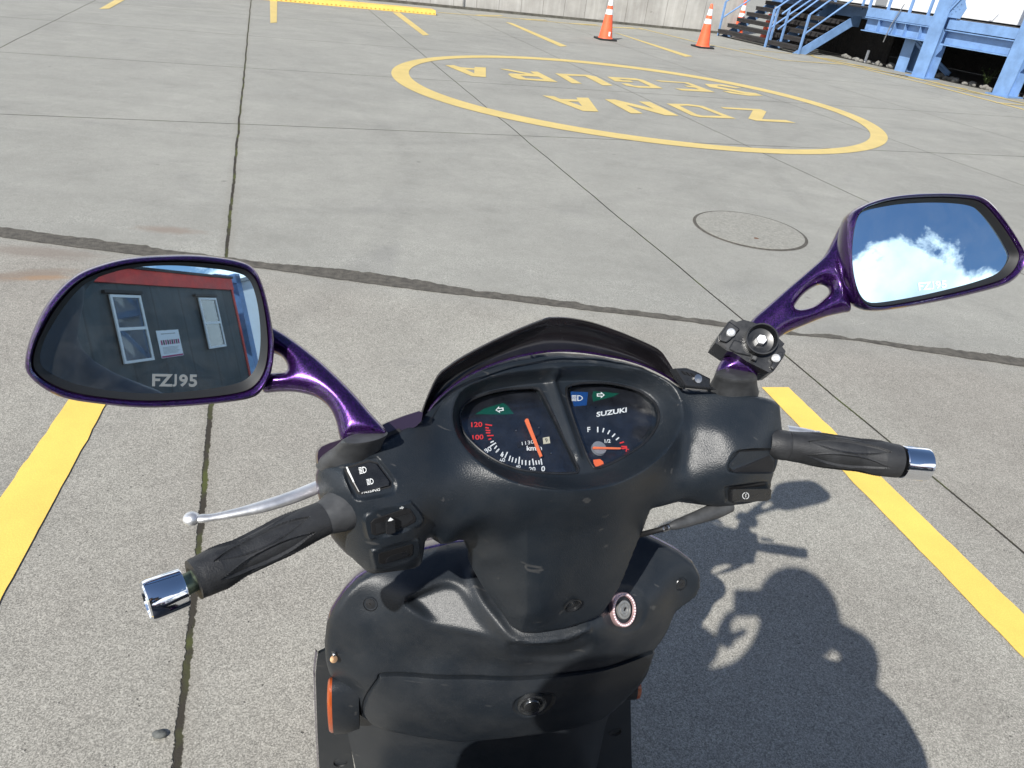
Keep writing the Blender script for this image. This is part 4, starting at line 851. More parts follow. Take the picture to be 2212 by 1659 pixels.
# front cover : purple shell in front, its lip showing as a purple line
kk = resample(OUT, 260); cen_ = kk.mean(0); hh_ = HC.base(kk); dirs = kk-np.roll(kk, 1, 0); dirs = (dirs+np.roll(dirs, -1, 0)); nr = np.c_[dirs[:, 1], -dirs[:, 0]]; nr /= np.linalg.norm(nr, axis=1)[:, None]
if sdist(kk[:1]+nr[:1]*.002, kk)[0] > 0: nr = -nr
sel = kk[:, 1] > -.07
tw_ = sstep((kk[:, 1]+.075)/.03)
def fr_ring(off, dep, sink=0.0, sc=1.0): return [HC.P(*((np.array(q)+n_*(off*t_-.005*(1-t_))-cen_)*np.array([sc, sc])+cen_), h-.006-dep-.006*(1-t_)) for q, n_, h, t_ in zip(kk, nr, np.minimum(hh_, .05), tw_)]
b = MB(); b.loft([fr_ring(-.0005, .000), fr_ring(.0009, .003), fr_ring(.0011, .006), fr_ring(.0, .03), fr_ring(-.006, .06, sc=.90), fr_ring(-.012, .09, sc=.70)], True, False, True)
fc = b.build('front_handlebar_cover', M['mauve'], SC, True, 50)
# gauges
def dpoly(name, pts, off, m, par, th=.0006):
    b = MB(); P = [dash(p, off) for p in pts]; b.prism(P, -Dnw*th); return b.build(name, M[m] if isinstance(m, str) else m, par)
def seat_in(pts, k): P = np.array(pts, float); c = P.mean(0); return [tuple(q) for q in c+(P-c)*k]
for w_, nm in ((winL, 'speedometer'), (winR, 'fuel_gauge')):
    wx = seat_in(kD(w_), 1.03)
    gsurf = dpoly(nm, wx, -.0095, 'gaugeface', SC, .002)
    rim = [dash(p, .0012) for p in spline(kD(w_), 3)]; rim.append(rim[0]); b = MB(); b.tube(rim, .0013, 8, False); b.build('bezel_rim', M['plastic_smooth'], gsurf, True)
    lz = dpoly('clear_lens', seat_in(kD(w_), 1.01), -.0008, 'lens', gsurf, .0004)
    if nm == 'speedometer': spd = gsurf
    else: fuel = gsurf
FO = -.0090
def mark(par, name, a, b_, wpx, m, off=FO):                  # straight painted tick
    a, b_ = kD([a, b_]); a, b_ = np.array(a), np.array(b_); d = (b_-a)/np.linalg.norm(b_-a); n = np.array([-d[1], d[0]])*wpx*.31863/2
    return dpoly(name, [tuple(a-n), tuple(b_-n), tuple(b_+n), tuple(a+n)], off, m, par, .0003)
def ticks(par, name, segs, wpx, m):
    b = MB()
    for a, b_ in segs:
        a, b_ = [np.array(q) for q in kD([a, b_])]; d = (b_-a)/np.linalg.norm(b_-a); n = np.array([-d[1], d[0]])*wpx*.31863/2
        b.prism([dash(tuple(q), FO) for q in (a-n, b_-n, b_+n, a+n)], -Dnw*.0003)
    return b.build(name, M[m], par)
def textmesh(name, s, mapf, hgt, m, par, shear=0.0, wide=1.0, bold=0.0):
    """lettering: mapf(u, v) gives the 3-D point for picture offsets u right, v up (in picture units)"""
    cu = bpy.data.curves.new(name, 'FONT'); cu.body = s; cu.size = 1; cu.shear = shear; cu.offset = bold; cu.resolution_u = 3; cu.fill_mode = 'FRONT'
    o = bpy.data.objects.new(name, cu); COL.objects.link(o); dg = bpy.context.evaluated_depsgraph_get(); me = bpy.data.meshes.new_from_object(o.evaluated_get(dg)); bpy.data.objects.remove(o)
    v = np.array([x.co[:2] for x in me.vertices]); v = (v-np.array([(v[:, 0].min()+v[:, 0].max())/2, (v[:, 1].min()+v[:, 1].max())/2]))/(v[:, 1].max()-v[:, 1].min())*hgt
    fs = [tuple(p.vertices) for p in me.polygons]; b = MB(); b.add([mapf(x*wide, y) for x, y in v], fs); ob = mobj(name, b.v, b.f, M[m], par, False); bpy.data.meshes.remove(me); return ob
def dtext(par, name, s, c, hgt, ang, m, lift=.0002, **k):                # c, hgt in crop units, ang degrees (positive turns anticlockwise)
    a = rad(ang); ca, sa = math.cos(a), math.sin(a); c0 = kD([c])[0]; q = .31863
    return textmesh(name, s, lambda u, v: dash((c0[0]+(u*ca-v*sa)*q, c0[1]-(u*sa+v*ca)*q), FO+lift), hgt, m, par, **k)
# speedometer
cS = np.array([905., 880.]); 
wt, rt_ = [], []
tk = [((1, 0), (945, 1068), (952, 1108)), ((0, 0), (930, 1078), (935, 1106)), ((0, 0), (910, 1080), (916, 1108)), ((1, 0), (888, 1068), (896, 1112)), ((0, 0), (868, 1080), (868, 1112)), ((0, 0), (842, 1078), (842, 1112)), ((0, 0), (818, 1076), (818, 1108)), ((1, 0), (800, 1055), (795, 1105)), ((0, 0), (778, 1066), (772, 1096)), ((0, 0), (756, 1058), (748, 1090)), ((0, 0), (738, 1048), (728, 1082)), ((1, 0), (718, 1022), (700, 1062)),
      ((0, 0), (688, 1022), (672, 1048)), ((0, 0), (662, 1000), (648, 1020)), ((0, 0), (646, 980), (630, 1000)), ((1, 0), (640, 960), (600, 985)), ((0, 0), (625, 948), (604, 958)), ((0, 0), (690, 1035), (680, 1055)), ((0, 0), (655, 1005), (640, 1025))]
ticks(spd, 'tick_marks', [(a, b_) for _, a, b_ in tk], 8, 'white')
ticks(spd, 'red_tick_marks', [((568, 835), (614, 842)), ((568, 856), (592, 860)), ((570, 875), (602, 877)), ((572, 892), (602, 892)), ((580, 912), (624, 910)), ((590, 937), (608, 932))], 8, 'red')
dtext(spd, 'numerals', '120', (510, 836), 34, 2, 'red', wide=1.25, bold=.02); dtext(spd, 'numerals', '100', (518, 922), 34, 4, 'red', wide=1.25, bold=.02)
dtext(spd, 'numerals', '80', (585, 1008), 32, 30, 'white', wide=1.2, bold=.015); dtext(spd, 'numerals', '60', (683, 1078), 26, 10, 'white', wide=1.1, bold=.01); dtext(spd, 'numerals', '40', (790, 1122), 22, 5, 'white', wide=1.1, bold=.01)
dtext(spd, 'numerals', '20', (886, 1138), 28, 0, 'white', wide=1.2, bold=.015); dtext(spd, 'numerals', '0', (960, 1136), 36, -2, 'white', wide=1.1, bold=.02)
dtext(spd, 'unit_text', 'km/h', (900, 995), 34, 2, 'white', wide=1.15, bold=.02)
odo = dpoly('odometer', kD([(782, 955), (955, 925), (960, 962), (790, 990)]), FO+.0003, 'black', spd); dpoly('odometer_tenths', kD([(958, 926), (1002, 918), (1008, 962), (962, 968)]), FO+.0004, mat('cream', (.6, .56, .42), .5), spd)
dtext(spd, 'odometer_digits', '11307', (868, 957), 24, 9, 'white', wide=1.35, lift=.0008); dtext(spd, 'odometer_digits', '9', (982, 942), 26, 9, 'black', lift=.0009)
dpoly('turn_lamp', kD([(500, 765), (560, 728), (690, 690), (715, 705), (760, 762), (700, 768)]), FO, 'green', spd)
def arrow(par, c, s, right, ang=0.0):
    pts = [(-1, -.45), (0, -.45), (0, -.95), (1, 0), (0, .95), (0, .45), (-1, .45)]; ins = [(-.72, -.2), (.25, -.2), (.25, -.42), (.66, 0), (.25, .42), (.25, .2), (-.72, .2)]
    f = 1 if right else -1; a = rad(ang); t = lambda p: (c[0]+f*p[0]*s*math.cos(a)+p[1]*s*math.sin(a), c[1]+p[1]*s*.85-f*p[0]*s*math.sin(a))
    P1 = [dash(q, FO+.0004) for q in kD([t(p) for p in pts])]; P2 = [dash(q, FO+.0004) for q in kD([t(p) for p in ins])]
    r = [[Vector(p) for p in P1], [Vector(p) for p in P2]]; b = MB(); b.add(P1+P2, geometry.tessellate_polygon(r)); return b.build('arrow_symbol', M['white'], par)
arrow(spd, (664, 735), 28, False, 8)
def needle(par, a, b_, w0, w1, m='needle'):
    a, b_ = [np.array(q, float) for q in kD([a, b_])]; d = (b_-a)/np.linalg.norm(b_-a); n = np.array([-d[1], d[0]])*.31863/2
    b = MB(); b.prism([dash(tuple(q), -.0035) for q in (a-d*2-n*w0*.4, a-n*w0, b_-n*w1, b_+n*w1, a+n*w0, a-d*2+n*w0*.4)], -Dnw*.0018); return b.build('needle', M[m], par, bevel=.0003)
needle(spd, (848, 802), (948, 1052), 26, 17)
c_ = dash(kD([(905, 880)])[0], -.006); b = MB(); b.lathe(c_, Dnw, [(.0055, -.003), (.005, 0), (.001, .0004)], 20); b.build('needle_hub', M['gaugeface'], spd, True)
for q in ((778, 876), (932, 856), (1015, 1030)):
    c_ = dash(kD([q])[0], FO+.0004); b = MB(); b.lathe(c_, Dnw, [(.0009, 0), (.0006, .0004), (.0001, .0005)], 8); b.build('face_screw', M['steel'], spd, True)
# fuel gauge and lamps
dpoly('high_beam_lamp', kD([(1140, 612), (1265, 617), (1255, 705), (1170, 712)]), FO, 'blue', fuel)
dpoly('turn_lamp', kD([(1300, 610), (1475, 625), (1440, 645), (1300, 680), (1292, 640)]), FO, 'green', fuel)
arrow(fuel, (1351, 636), 27, True, 0)
def beam_symbol(par, mapf, s=1.0, m='white'):
    b = MB(); out_, in_ = [], []
    for k in range(13):
        a = rad(-90+180*k/12); out_.append((.15+.85*math.cos(a)*.9, .8*math.sin(a))); in_.append((.22+.62*math.cos(a)*.9, .58*math.sin(a)))
    out_ = [(.0, -.8)]+out_+[(.0, .8)]; in_ = [(.15, -.58)]+in_+[(.15, .58)]
    P1 = [mapf(x*s, y*s) for x, y in out_]; P2 = [mapf(x*s, y*s) for x, y in in_]; b.add(P1+P2, geometry.tessellate_polygon([[Vector(p) for p in P1], [Vector(p) for p in P2]]))
    for y in (-.72, -.36, 0, .36, .72): b.add([mapf(x*s, (y+d)*s) for x, d in ((-.95, -.09), (-.15, -.09), (-.15, .09), (-.95, .09))], [(0, 1, 2, 3)])
    return b.build('beam_symbol', M[m], par)
beam_symbol(fuel, lambda u, v: dash(kD([(1192+u*40, 657-v*24)])[0], FO+.0004))
dtext(fuel, 'maker_lettering', 'SUZUKI', (1425, 752), 33, 9, 'white', wide=1.42, bold=.03, shear=.15)
dtext(fuel, 'full_letter', 'F', (1270, 870), 34, 3, 'white', wide=1.1, bold=.02); dtext(fuel, 'half_text', '1/2', (1397, 948), 24, 3, 'white', wide=1.15, bold=.02); dtext(fuel, 'empty_letter', 'E', (1530, 1018), 34, -8, 'red', wide=1.0, bold=.02)
ticks(fuel, 'tick_marks', [((1330, 852), (1330, 888)), ((1372, 860), (1364, 888)), ((1412, 875), (1398, 900)), ((1448, 898), (1428, 920)), ((1474, 924), (1455, 940))], 9, 'white')
ticks(fuel, 'red_tick_marks', [((1480, 962), (1508, 954)), ((1490, 985), (1528, 986)), ((1490, 1000), (1530, 994))], 9, 'red')
b = MB(); c_ = dash(kD([(1342, 992)])[0], -.006); b.lathe(c_, Dnw, [(.0075, -.003), (.007, 0), (.001, .0004)], 24); b.build('needle_hub', mat('hub_grey', (.22, .23, .25), .4), fuel, True)
needle(fuel, (1303, 992), (1488, 996), 14, 9)
pm = [(1300, 1075), (1345, 1070), (1365, 1085), (1372, 1105), (1362, 1138), (1310, 1142), (1305, 1110)]
dpoly('fuel_lamp', kD(pm), FO+.0002, 'orange', fuel)
ticks(fuel, 'fuel_pump_lines', [((1310, 1095), (1360, 1092)), ((1312, 1112), (1362, 1112)), ((1320, 1128), (1350, 1128))], 4, 'red')

# ---------------- smoked visor above the dash
vo = kD([(130, 812), (160, 710), (190, 635), (250, 515), (320, 455), (400, 400), (550, 318), (700, 245), (850, 180), (980, 131), (1040, 122), (1130, 125), (1270, 150), (1400, 190), (1570, 255), (1740, 335), (1800, 405), (1860, 500), (1925, 582)])
vi = kD([(133, 815), (190, 730), (255, 655), (330, 590), (400, 540), (480, 490), (600, 436), (720, 395), (830, 366), (950, 346), (1040, 338), (1150, 338), (1270, 350), (1400, 372), (1520, 396), (1650, 438), (1750, 484), (1830, 530), (1922, 588)])
vO = spline([onplane(p, HC.O+HC.N*.004, HC.N) for p in vo], 4, False); vI = spline([onplane(p, HC.O-HC.N*.016, HC.N) for p in vi], 4, False)
nV = len(vO); b = MB(); rows = []
for t in np.linspace(0, 1, 7): rows.append([vI[i]*(1-t)+vO[i]*t-HC.N*.010*math.sin(math.pi*t)+HC.B*.004*math.sin(math.pi*t)*0 for i in range(nV)])
lipo = [vO[i]+HC.N*.0012+HC.B*.0 for i in range(nV)]
tv = HC.B*.0026-HC.N*.0015
outer_rows = [[p+tv for p in r] for r in rows[::-1]]
b.loft(rows+[[p+tv*.5+HC.N*.0012 for p in vO]]+outer_rows, False); b.build('visor', M['visor'], SC, True, 60)
ln = [onplane(p, HC.O-HC.N*.004, HC.N) for p in vi]; b = MB(); b.tube(spline(ln, 4, False), .0011, 6); b.build('trim_line', M['purple'], fc, True)

# ---------------- switches (laid on the cover)
def pad(name, pts, off, th, m, par=SC, bevel=.0006, sm=0):
    P = [HC.hit(p, off) for p in (spline(pts, 3) if sm else pts)]; b = MB(); b.prism(P, -HC.N*th); return b.build(name, M[m], par, False, bevel=bevel)
pad('switch_gap', kL([(425, 380), (640, 315), (718, 338), (855, 520), (850, 572), (560, 642), (525, 630), (408, 415)]), .0006, .003, 'black', SC, 0)
sw = pad('dimmer_switch', kL([(440, 395), (650, 330), (705, 345), (835, 520), (830, 555), (560, 625), (540, 620), (425, 410)]), .0038, .006, 'plastic_smooth', bevel=.0012)
def hmap(c, k, q, off, ang=0.0):
    c0 = k([c])[0]; a = rad(ang); ca, sa = math.cos(a), math.sin(a)
    return lambda u, v: HC.hit((c0[0]+(u*ca-v*sa)*q, c0[1]-(u*sa+v*ca)*q), off)
for c, s_ in (((582, 410), 38), ((652, 518), 34)):
    f = hmap(c, kL, .2288, .0046, 12); beam_symbol(sw, lambda u, v, f=f, s_=s_: f(u*s_, v*s_))
pad('edge_highlight', kL([(422, 380), (436, 378), (502, 520), (490, 526)]), .0043, .001, 'white', sw, 0)
textmesh('passing_text', 'PASSING', hmap((658, 607), kL, .2288, .0026, 10), 24, 'white', SC, wide=1.35, shear=.2)
ts = pad('turn_switch', kL([(655, 905), (690, 870), (985, 770), (1030, 775), (1085, 860), (1075, 900), (990, 945), (700, 1030), (665, 1015)]), .0012, .003, 'black')
pad('slider_knob', kL([(800, 905), (820, 860), (850, 858), (890, 880), (895, 1000), (830, 1020), (805, 1015)]), .0085, .010, 'plastic_smooth', ts, .001); pad('knob_mark', kL([(820, 893), (843, 858), (872, 878), (850, 890)]), .0100, .001, 'white', ts, 0)
pad('switch_floor', kL([(700, 920), (800, 890), (1040, 815), (1060, 870), (1000, 920), (830, 985), (710, 1010)]), .0018, .001, 'plastic_smooth', ts, 0)
f = hmap((950, 766), kL, .2288, .0042, 14)
P1 = [f(x*20, y*14) for x, y in [(-1, -.4), (0, -.4), (0, -1), (1, 0), (0, 1), (0, .4), (-1, .4)]]; P2 = [f(x*20, y*14) for x, y in [(-.7, -.15), (.25, -.15), (.25, -.45), (.65, 0), (.25, .45), (.25, .15), (-.7, .15)]]
b = MB(); b.add(P1+P2, geometry.tessellate_polygon([[Vector(p) for p in P1], [Vector(p) for p in P2]])); b.build('arrow_symbol', M['white'], ts)
hs_ = pad('horn_switch', kL([(730, 1205), (760, 1190), (1040, 1110), (1060, 1115), (1055, 1200), (1035, 1225), (760, 1300), (735, 1290)]), .0010, .003, 'black')
pad('horn_button', kL([(800, 1262), (830, 1225), (920, 1195), (1010, 1170), (1030, 1200), (1010, 1225), (800, 1285)]), .0016, .003, 'plastic_smooth', hs_, .0008)
pad('plate_gap', kR([(560, 915), (638, 822), (880, 812), (903, 832), (897, 972), (876, 982), (602, 982), (556, 952)]), -.0002, .002, 'black', SC, 0)
bp_ = pad('blank_plate', kR([(570, 914), (643, 829), (876, 819), (897, 836), (890, 967), (873, 975), (606, 975), (566, 948)]), .0014, .003, 'plastic', SC, .0007)
ss = pad('starter_button', kR([(580, 1110), (600, 1103), (865, 1100), (879, 1108), (872, 1172), (850, 1192), (600, 1203), (582, 1190)]), .0058, .008, 'plastic_smooth', SC, .0016)
pad('starter_slot', kR([(560, 1090), (820, 1056), (835, 1066), (820, 1082), (565, 1105)]), .0002, .001, 'black', ss, 0)
f = hmap((684, 1153), kR, .2941, .0064, 0)
b = MB(); n1 = 22
for k in range(n1):
    if k in (5, 16): continue
    a0, a1 = 2*math.pi*k/n1, 2*math.pi*(k+1)/n1; b.add([f(26*math.cos(a0), 26*math.sin(a0)), f(26*math.cos(a1), 26*math.sin(a1)), f(20*math.cos(a1), 20*math.sin(a1)), f(20*math.cos(a0), 20*math.sin(a0))], [(0, 1, 2, 3)])
z_ = [(2, 16), (-6, 2), (1, 2), (-5, -10), (-1, -9), (-1, -15), (6, -3), (0, -2), (6, 8)]; Pz = [f(x, y) for x, y in z_]; b.add(Pz, geometry.tessellate_polygon([[Vector(p) for p in Pz]])); b.build('starter_symbol', M['white'], ss)
sc_ = HC.hit((1235, 1304), .0); b = MB(); b.lathe(sc_, HC.N*.75+HC.B*-.65, [(.0095, .003), (.0085, .0036), (.0080, .0005), (.001, -.001)], 24, (False, True)); b.build('screw_recess', M['plastic_smooth'], SC, True)

# ---------------- grips, bar ends, levers
def onz(px, z): return G(px[0], px[1], z)
def midp(a, b_): return ((a[0]+b_[0])/2, (a[1]+b_[1])/2)
def rr(px_half, P): return px_half*prj(P)/F0
kG = crop(271.1, 867.5, .2941)
# left
gL = [onz(p, z) for p, z in (((696, 1121), 1.060), ((640, 1146), 1.060), ((560, 1186), 1.060), ((490, 1219), 1.060), ((440, 1243), 1.060), ((428, 1248), 1.060), ((419, 1253), 1.060))]
rL = [rr(38, gL[0]), rr(41, gL[1]), rr(44, gL[2]), rr(43, gL[3]), rr(42, gL[4]), rr(49, gL[5]), rr(45, gL[6])]
def grip(path, rads, name='grip'):
    P = spline(path, 5, False); s_ = np.linspace(0, 1, len(path)); rd_ = np.interp(np.linspace(0, 1, len(P)), s_, rads)
    T = P[-1]-P[0]; T /= np.linalg.norm(T); u = np.array([0, 0, 1.])-T*T[2]; u /= np.linalg.norm(u); v_ = np.cross(T, u); n = 200; rings = []
    Ltot = np.linalg.norm(P[-1]-P[0])
    # dense rings for the almond-shaped inlays
    D = resample(P, 210, False); rD = np.interp(np.linspace(0, 1, 210), np.linspace(0, 1, len(rd_)), rd_)
    for i, (c, r) in enumerate(zip(D, rD)):
        t = i/209; ring = []
        for k in range(n):
            a = 2*math.pi*k/n; dr = 0
            for a0 in (-1.30, -.38, .54, 1.46, 2.38, math.pi+.14, -2.20):
                da = (a-a0+math.pi) % (2*math.pi)-math.pi; wdt = .40*(1-((t-.50)/.37)**2)
                if wdt > 0:
                    e = abs(da)/max(wdt, .02)
                    if e < 1.15: dr = -.0016*sstep((1.0-e)/.20)+.0007*math.exp(-((e-1.02)/.09)**2)
            ring.append(c+(r+dr)*(math.cos(a)*u+math.sin(a)*v_))
        rings.append(ring)
    b = MB(); b.loft(rings, True, True, True); return b.build(name, M['rubber'], SC, True, 70)
grip(gL, rL)
aL = (gL[0]-gL[-1]); aL /= np.linalg.norm(aL)
capL0, capL1 = onz((397.5, 1267), 1.06), onz((314.5, 1300), 1.06)
b = MB(); b.tube([gL[-1]+aL*.003, capL0-aL*.004], rr(24, capL0), 24); b.build('handlebar_tube', M['barsteel'], SC, True)
def barend(c0, c1, r0, r1):
    ax = c1-c0; ln = np.linalg.norm(ax); ax /= ln; b = MB(); b.lathe(c0, ax, [(r0*.6, .0), (r0*.97, .0), (r0, .0008), (r1, ln-.0035), (r1*.97, ln-.001), (r1*.9, ln), (r1*.84, ln-.0012), (.0005, ln-.0012)], 64, (True, True)); return b.build('bar_end', M['chrome'], SC, True, 30)
barend(capL0, capL1, rr(44, capL0), rr(48, capL1))
# collar where the left grip meets the switch box
cc0 = onz((728, 1106), 1.060); b = MB(); b.lathe(gL[0], cc0-gL[0], [(rL[0]*.96, -.001), (rL[0]*1.0, .002), (rL[0]*1.22, .012), (rL[0]*1.30, .018), (rL[0]*1.34, .026), (rL[0]*1.1, .034)], 40); b.build('grip_collar', M['rubber2'], SC, True)
# right
gR = [onz(p, 1.060) for p in ((1701, 963), (1750, 969), (1815, 978), (1870, 985), (1912, 992), (1927, 994.5), (1938, 996))]
rR = [rr(32, gR[0]), rr(34.5, gR[1]), rr(37, gR[2]), rr(37, gR[3]), rr(35.5, gR[4]), rr(38.5, gR[5]), rr(36, gR[6])]
grip(gR, rR)
c0, c1 = onz((1944, 997), 1.06), onz((2001, 1003), 1.06); barend(c0, c1, rr(35.5, c0), rr(36.5, c1))
b = MB(); b.lathe(gR[0], gR[0]-gR[-1], [(rR[0]*.96, -.001), (rR[0]*1.02, .003), (rR[0]*1.0, .012), (rR[0]*.9, .02)], 40); b.build('grip_collar', M['rubber'], SC, True)
# left brake lever
lv = [((413.7, 1120.4), 6), ((436, 1120), 11.5), ((462, 1117), 9.5), ((510, 1108), 12), ((565, 1095), 15.5), ((620, 1078), 16.5), ((660, 1063), 16.5), ((700, 1046), 16), ((740, 1030), 14)]
pl = [onz(p, 1.045) for p, _ in lv]; rl_ = [rr(r, P) for (_, r), P in zip(lv, pl)]; Ps = spline(pl, 4, False); b = MB(); b.tube(Ps, rl_, 20, True, .72, (0, 0, 1)); b.ball(pl[0], rr(18, pl[0]), 20, (1, 1, .8)); b.build('brake_lever', M['alu'], SC, True)
pr_ = [onz((1640, 930), 1.04), onz((1700, 934), 1.04), onz((1766, 936), 1.04), onz((1830, 950), 1.04), onz((1905, 970), 1.04)]
bl = [BAR.w(*(BAR.l(p)+np.array([0, -.004, 0]))) for p in pr_]
pr2 = [onz((1700, 930), 1.045), onz((1735, 934), 1.045), onz((1766, 938), 1.045)]
b = MB(); b.tube(spline(pr2, 4, False), [.007, .006, .004], 14, True, .75, (0, 0, 1)); b.ball(onz((1766, 941), 1.045), rr(11, pr2[-1]), 16); b.build('brake_lever', M['alu'], SC, True)
# brake cable under the right wing
q = [onplane(p, HC.O+HC.N*(-.012), HC.N) for p in ((1575, 1090), (1545, 1103), (1500, 1120), (1462, 1133), (1445, 1138))]
b = MB(); b.tube(spline(q, 4, False), [rr(17, q[0]), rr(18, q[1]), rr(14, q[2]), rr(11, q[3]), rr(6, q[4])], 18); cb = b.build('cable_boot', M['rubber2'], SC, True)
b = MB(); q2 = [q[-1], onplane((1430, 1143), HC.O-HC.N*.013, HC.N), onplane((1395, 1152), HC.O-HC.N*.03, HC.N), onplane((1340, 1165), HC.O-HC.N*.07, HC.N)]; b.tube(spline(q2, 5, False), .0028, 10); b.build('cable', M['black'], cb, True)
b = MB(); b.tube([q[-1]+(q2[1]-q[-1])*.1, q2[1]], .0036, 10); b.build('ferrule', M['steel'], cb, True)
# bracket behind the visor on the right (clipped strap) and purple cover piece on the left
br = [(165, 215), (250, 212), (330, 240), (430, 290), (425, 345), (480, 372), (250, 352), (235, 330)]
P = [onplane(p, HC.O+HC.N*.030, HC.N) for p in kR(br)]; b = MB(); b.prism(P, -HC.N*.012); bk = b.build('cable_guide', M['plastic_smooth'], SC, bevel=.0015)
for i in range(4):
    a, c = kR([(215+i*34, 235+i*9)])[0], kR([(240+i*34, 262+i*9)])[0]; P = [onplane(p, HC.O+HC.N*.0312, HC.N) for p in (a, (a[0]+5, a[1]+1), (c[0]+5, c[1]+1), c)]; b = MB(); b.prism(P, -HC.N*.001); b.build('slot', M['black'], bk)
c_ = onplane(kR([(333, 293)])[0], HC.O+HC.N*.031, HC.N); b = MB(); b.lathe(c_, HC.N, [(.0042, -.001), (.0042, .0008), (.0005, .0012)], 16); b.build('screw', M['steel'], bk, True)
lp = [(690, 1012), (686, 985), (695, 965), (735, 950), (800, 930), (838, 912), (905, 888), (912, 900), (900, 920), (838, 952), (760, 988), (706, 1004)]
b = MB(); P = [onplane(p, HC.O+HC.N*.022, HC.N) for p in spline(lp, 2)]; c_ = np.mean(P, 0)
b.loft([P, [p-HC.N*.004+(p-c_)*.02 for p in P], [p-HC.N*.03 for p in P]], True, True, True); b.build('purple_shoulder', M['mauve'], fc, True, 40)
b = MB(); P = [onplane(p, HC.O+HC.N*.0235, HC.N) for p in ((757, 972), (800, 950), (862, 925), (868, 932), (812, 962), (770, 980))]; b.prism(P, -HC.N*.002); b.build('cover_slot', M['black'], fc)

# ---------------- mirrors
def nrm(v): v = np.array(v, float); return v/np.linalg.norm(v)
def mirror(C0, n0, outer, glass, curv, stem_outer, stem_holes, base_px, base_z, etch, label, stem_T, boot):
    n0 = nrm(n0); U_ = nrm(np.cross((0, 0, 1), n0)); V_ = np.cross(n0, U_)
    O_ = [onplane(p, C0, n0) for p in spline(outer, 4)]; G_ = [onplane(p, C0, n0) for p in spline(glass, 4)]
    O_ = resample(np.array(O_), 140); G_ = resample(np.array(G_), 140); c = np.mean(G_, 0)
    k = np.argmin(np.linalg.norm(G_-O_[0], axis=1)); G_ = np.roll(G_, -k, 0)
    if np.linalg.norm(G_[35]-O_[35]) > np.linalg.norm(G_[-35]-O_[35]): G_ = np.roll(G_[::-1], 1, 0)
    # match by angle so that rings do not twist
    def ang(R_): return np.unwrap(np.arctan2((R_-c)@V_, (R_-c)@U_))
    th = np.linspace(0, 2*math.pi, 144, endpoint=False)
    def byang(R_):
        a = np.arctan2((R_-c)@V_, (R_-c)@U_) % (2*math.pi); o = np.argsort(a); a, Q = a[o], R_[o]; a = np.r_[a[-1]-2*math.pi, a, a[0]+2*math.pi]; Q = np.vstack([Q[-1:], Q, Q[:1]]); return np.array([[np.interp(t, a, Q[:, j]) for j in range(3)] for t in th])
    O_, G_ = byang(O_), byang(G_)
    mixr = lambda t, d: O_*(1-t)+G_*t+n0*d
    b = MB(); b.loft([mixr(.52, .0015), mixr(.44, .0045), mixr(.30, .0062), mixr(.12, .0048), mixr(.0, .0), c+(O_-c)*1.0-n0*.006, c+(O_-c)*.96-n0*.018, c+(O_-c)*.84-n0*.034, c+(O_-c)*.6-n0*.046, c+(O_-c)*.25-n0*.051], True, False, True)
    ho = b.build('mirror', M['purple'], SC, True, 60); 
    if label: ho['label'] = label
    b = MB(); b.loft([mixr(.54, .002), mixr(.62, .0030), mixr(.75, .0018), mixr(.92, -.0008), mixr(1.02, -.0022), mixr(1.08, -.003)], True, False, False); b.build('mirror_gasket', M['black'], ho, True)
    # convex glass, a real spherical cap
    rings = []; base = c
    for s_ in np.linspace(1.03, 0.02, 18): rings.append([(lambda p: p+n0*(-.0015-.5*curv*(((p-C0)@(p-C0))-(((p-C0)@n0)**2))))(c+(g_-c)*s_) for g_ in G_])
    b = MB(); b.loft(rings, True, False, True); go = b.build('mirror_glass', M['mirror'], ho, True, 80)
    bm = bmesh.new(); bm.from_mesh(go.data)
    if sum(f_.normal.dot(Vector(n0))*f_.calc_area() for f_ in bm.faces) < 0: bmesh.ops.reverse_faces(bm, faces=bm.faces)
    bm.to_mesh(go.data); bm.free()
    me = go.data                                          # exact normals of the sphere, so reflections stay true
    nn_ = [nrm(n0+curv*((np.array(v.co)-C0)-n0*((np.array(v.co)-C0)@n0))) for v in me.vertices]; me.normals_split_custom_set_from_vertices([tuple(v) for v in nn_])
    cpx, hgt, ang_, mt = etch
    a = rad(ang_); onglass = lambda P: P+n0*(-.0012-.5*curv*(((P-C0)@(P-C0))-((P-C0)@n0)**2)); f = lambda u, v: onglass(onplane((cpx[0]+u*math.cos(a)-v*math.sin(a), cpx[1]-u*math.sin(a)-v*math.cos(a)), C0, n0))
    for ch, du in (('F', -42), ('Z', -21), ('J', -2), ('9', 17), ('5', 38)):
        sc3 = hgt/27; textmesh('etched_character', ch, lambda u, v: f(u+du*sc3, v), hgt, mt, ho, wide=1.12, bold=.03)
    # stem : thick rounded arm with an opening
    Pb = G(base_px[0], base_px[1], base_z); Pm = onplane(stem_outer[0], C0-n0*.02, n0); e1 = nrm(Pm-Pb); vd = nrm(CC-(Pm+Pb)/2); ns = nrm(vd-e1*(vd@e1)); e2 = np.cross(ns, e1)
    to2 = lambda px: (lambda P: np.array([(P-Pb)@e1, (P-Pb)@e2]))(onplane(px, Pb, ns))
    ol = resample(np.array([to2(p) for p in spline(stem_outer[1:], 4)]), 220); hs2 = [resample(np.array([to2(p) for p in spline(h, 4)]), 60) for h in stem_holes]
    mn, mx_ = ol.min(0), ol.max(0); st_ = .0022; gx, gy = np.meshgrid(np.arange(mn[0], mx_[0], st_), np.arange(mn[1], mx_[1], st_)); gx[1::2] += st_/2; g_ = np.c_[gx.ravel(), gy.ravel()]
    keep = sdist(g_, ol) > st_*.45
    for h in hs2: keep &= sdist(g_, h) < -st_*.45
    g_ = g_[keep]; ring_pts = []
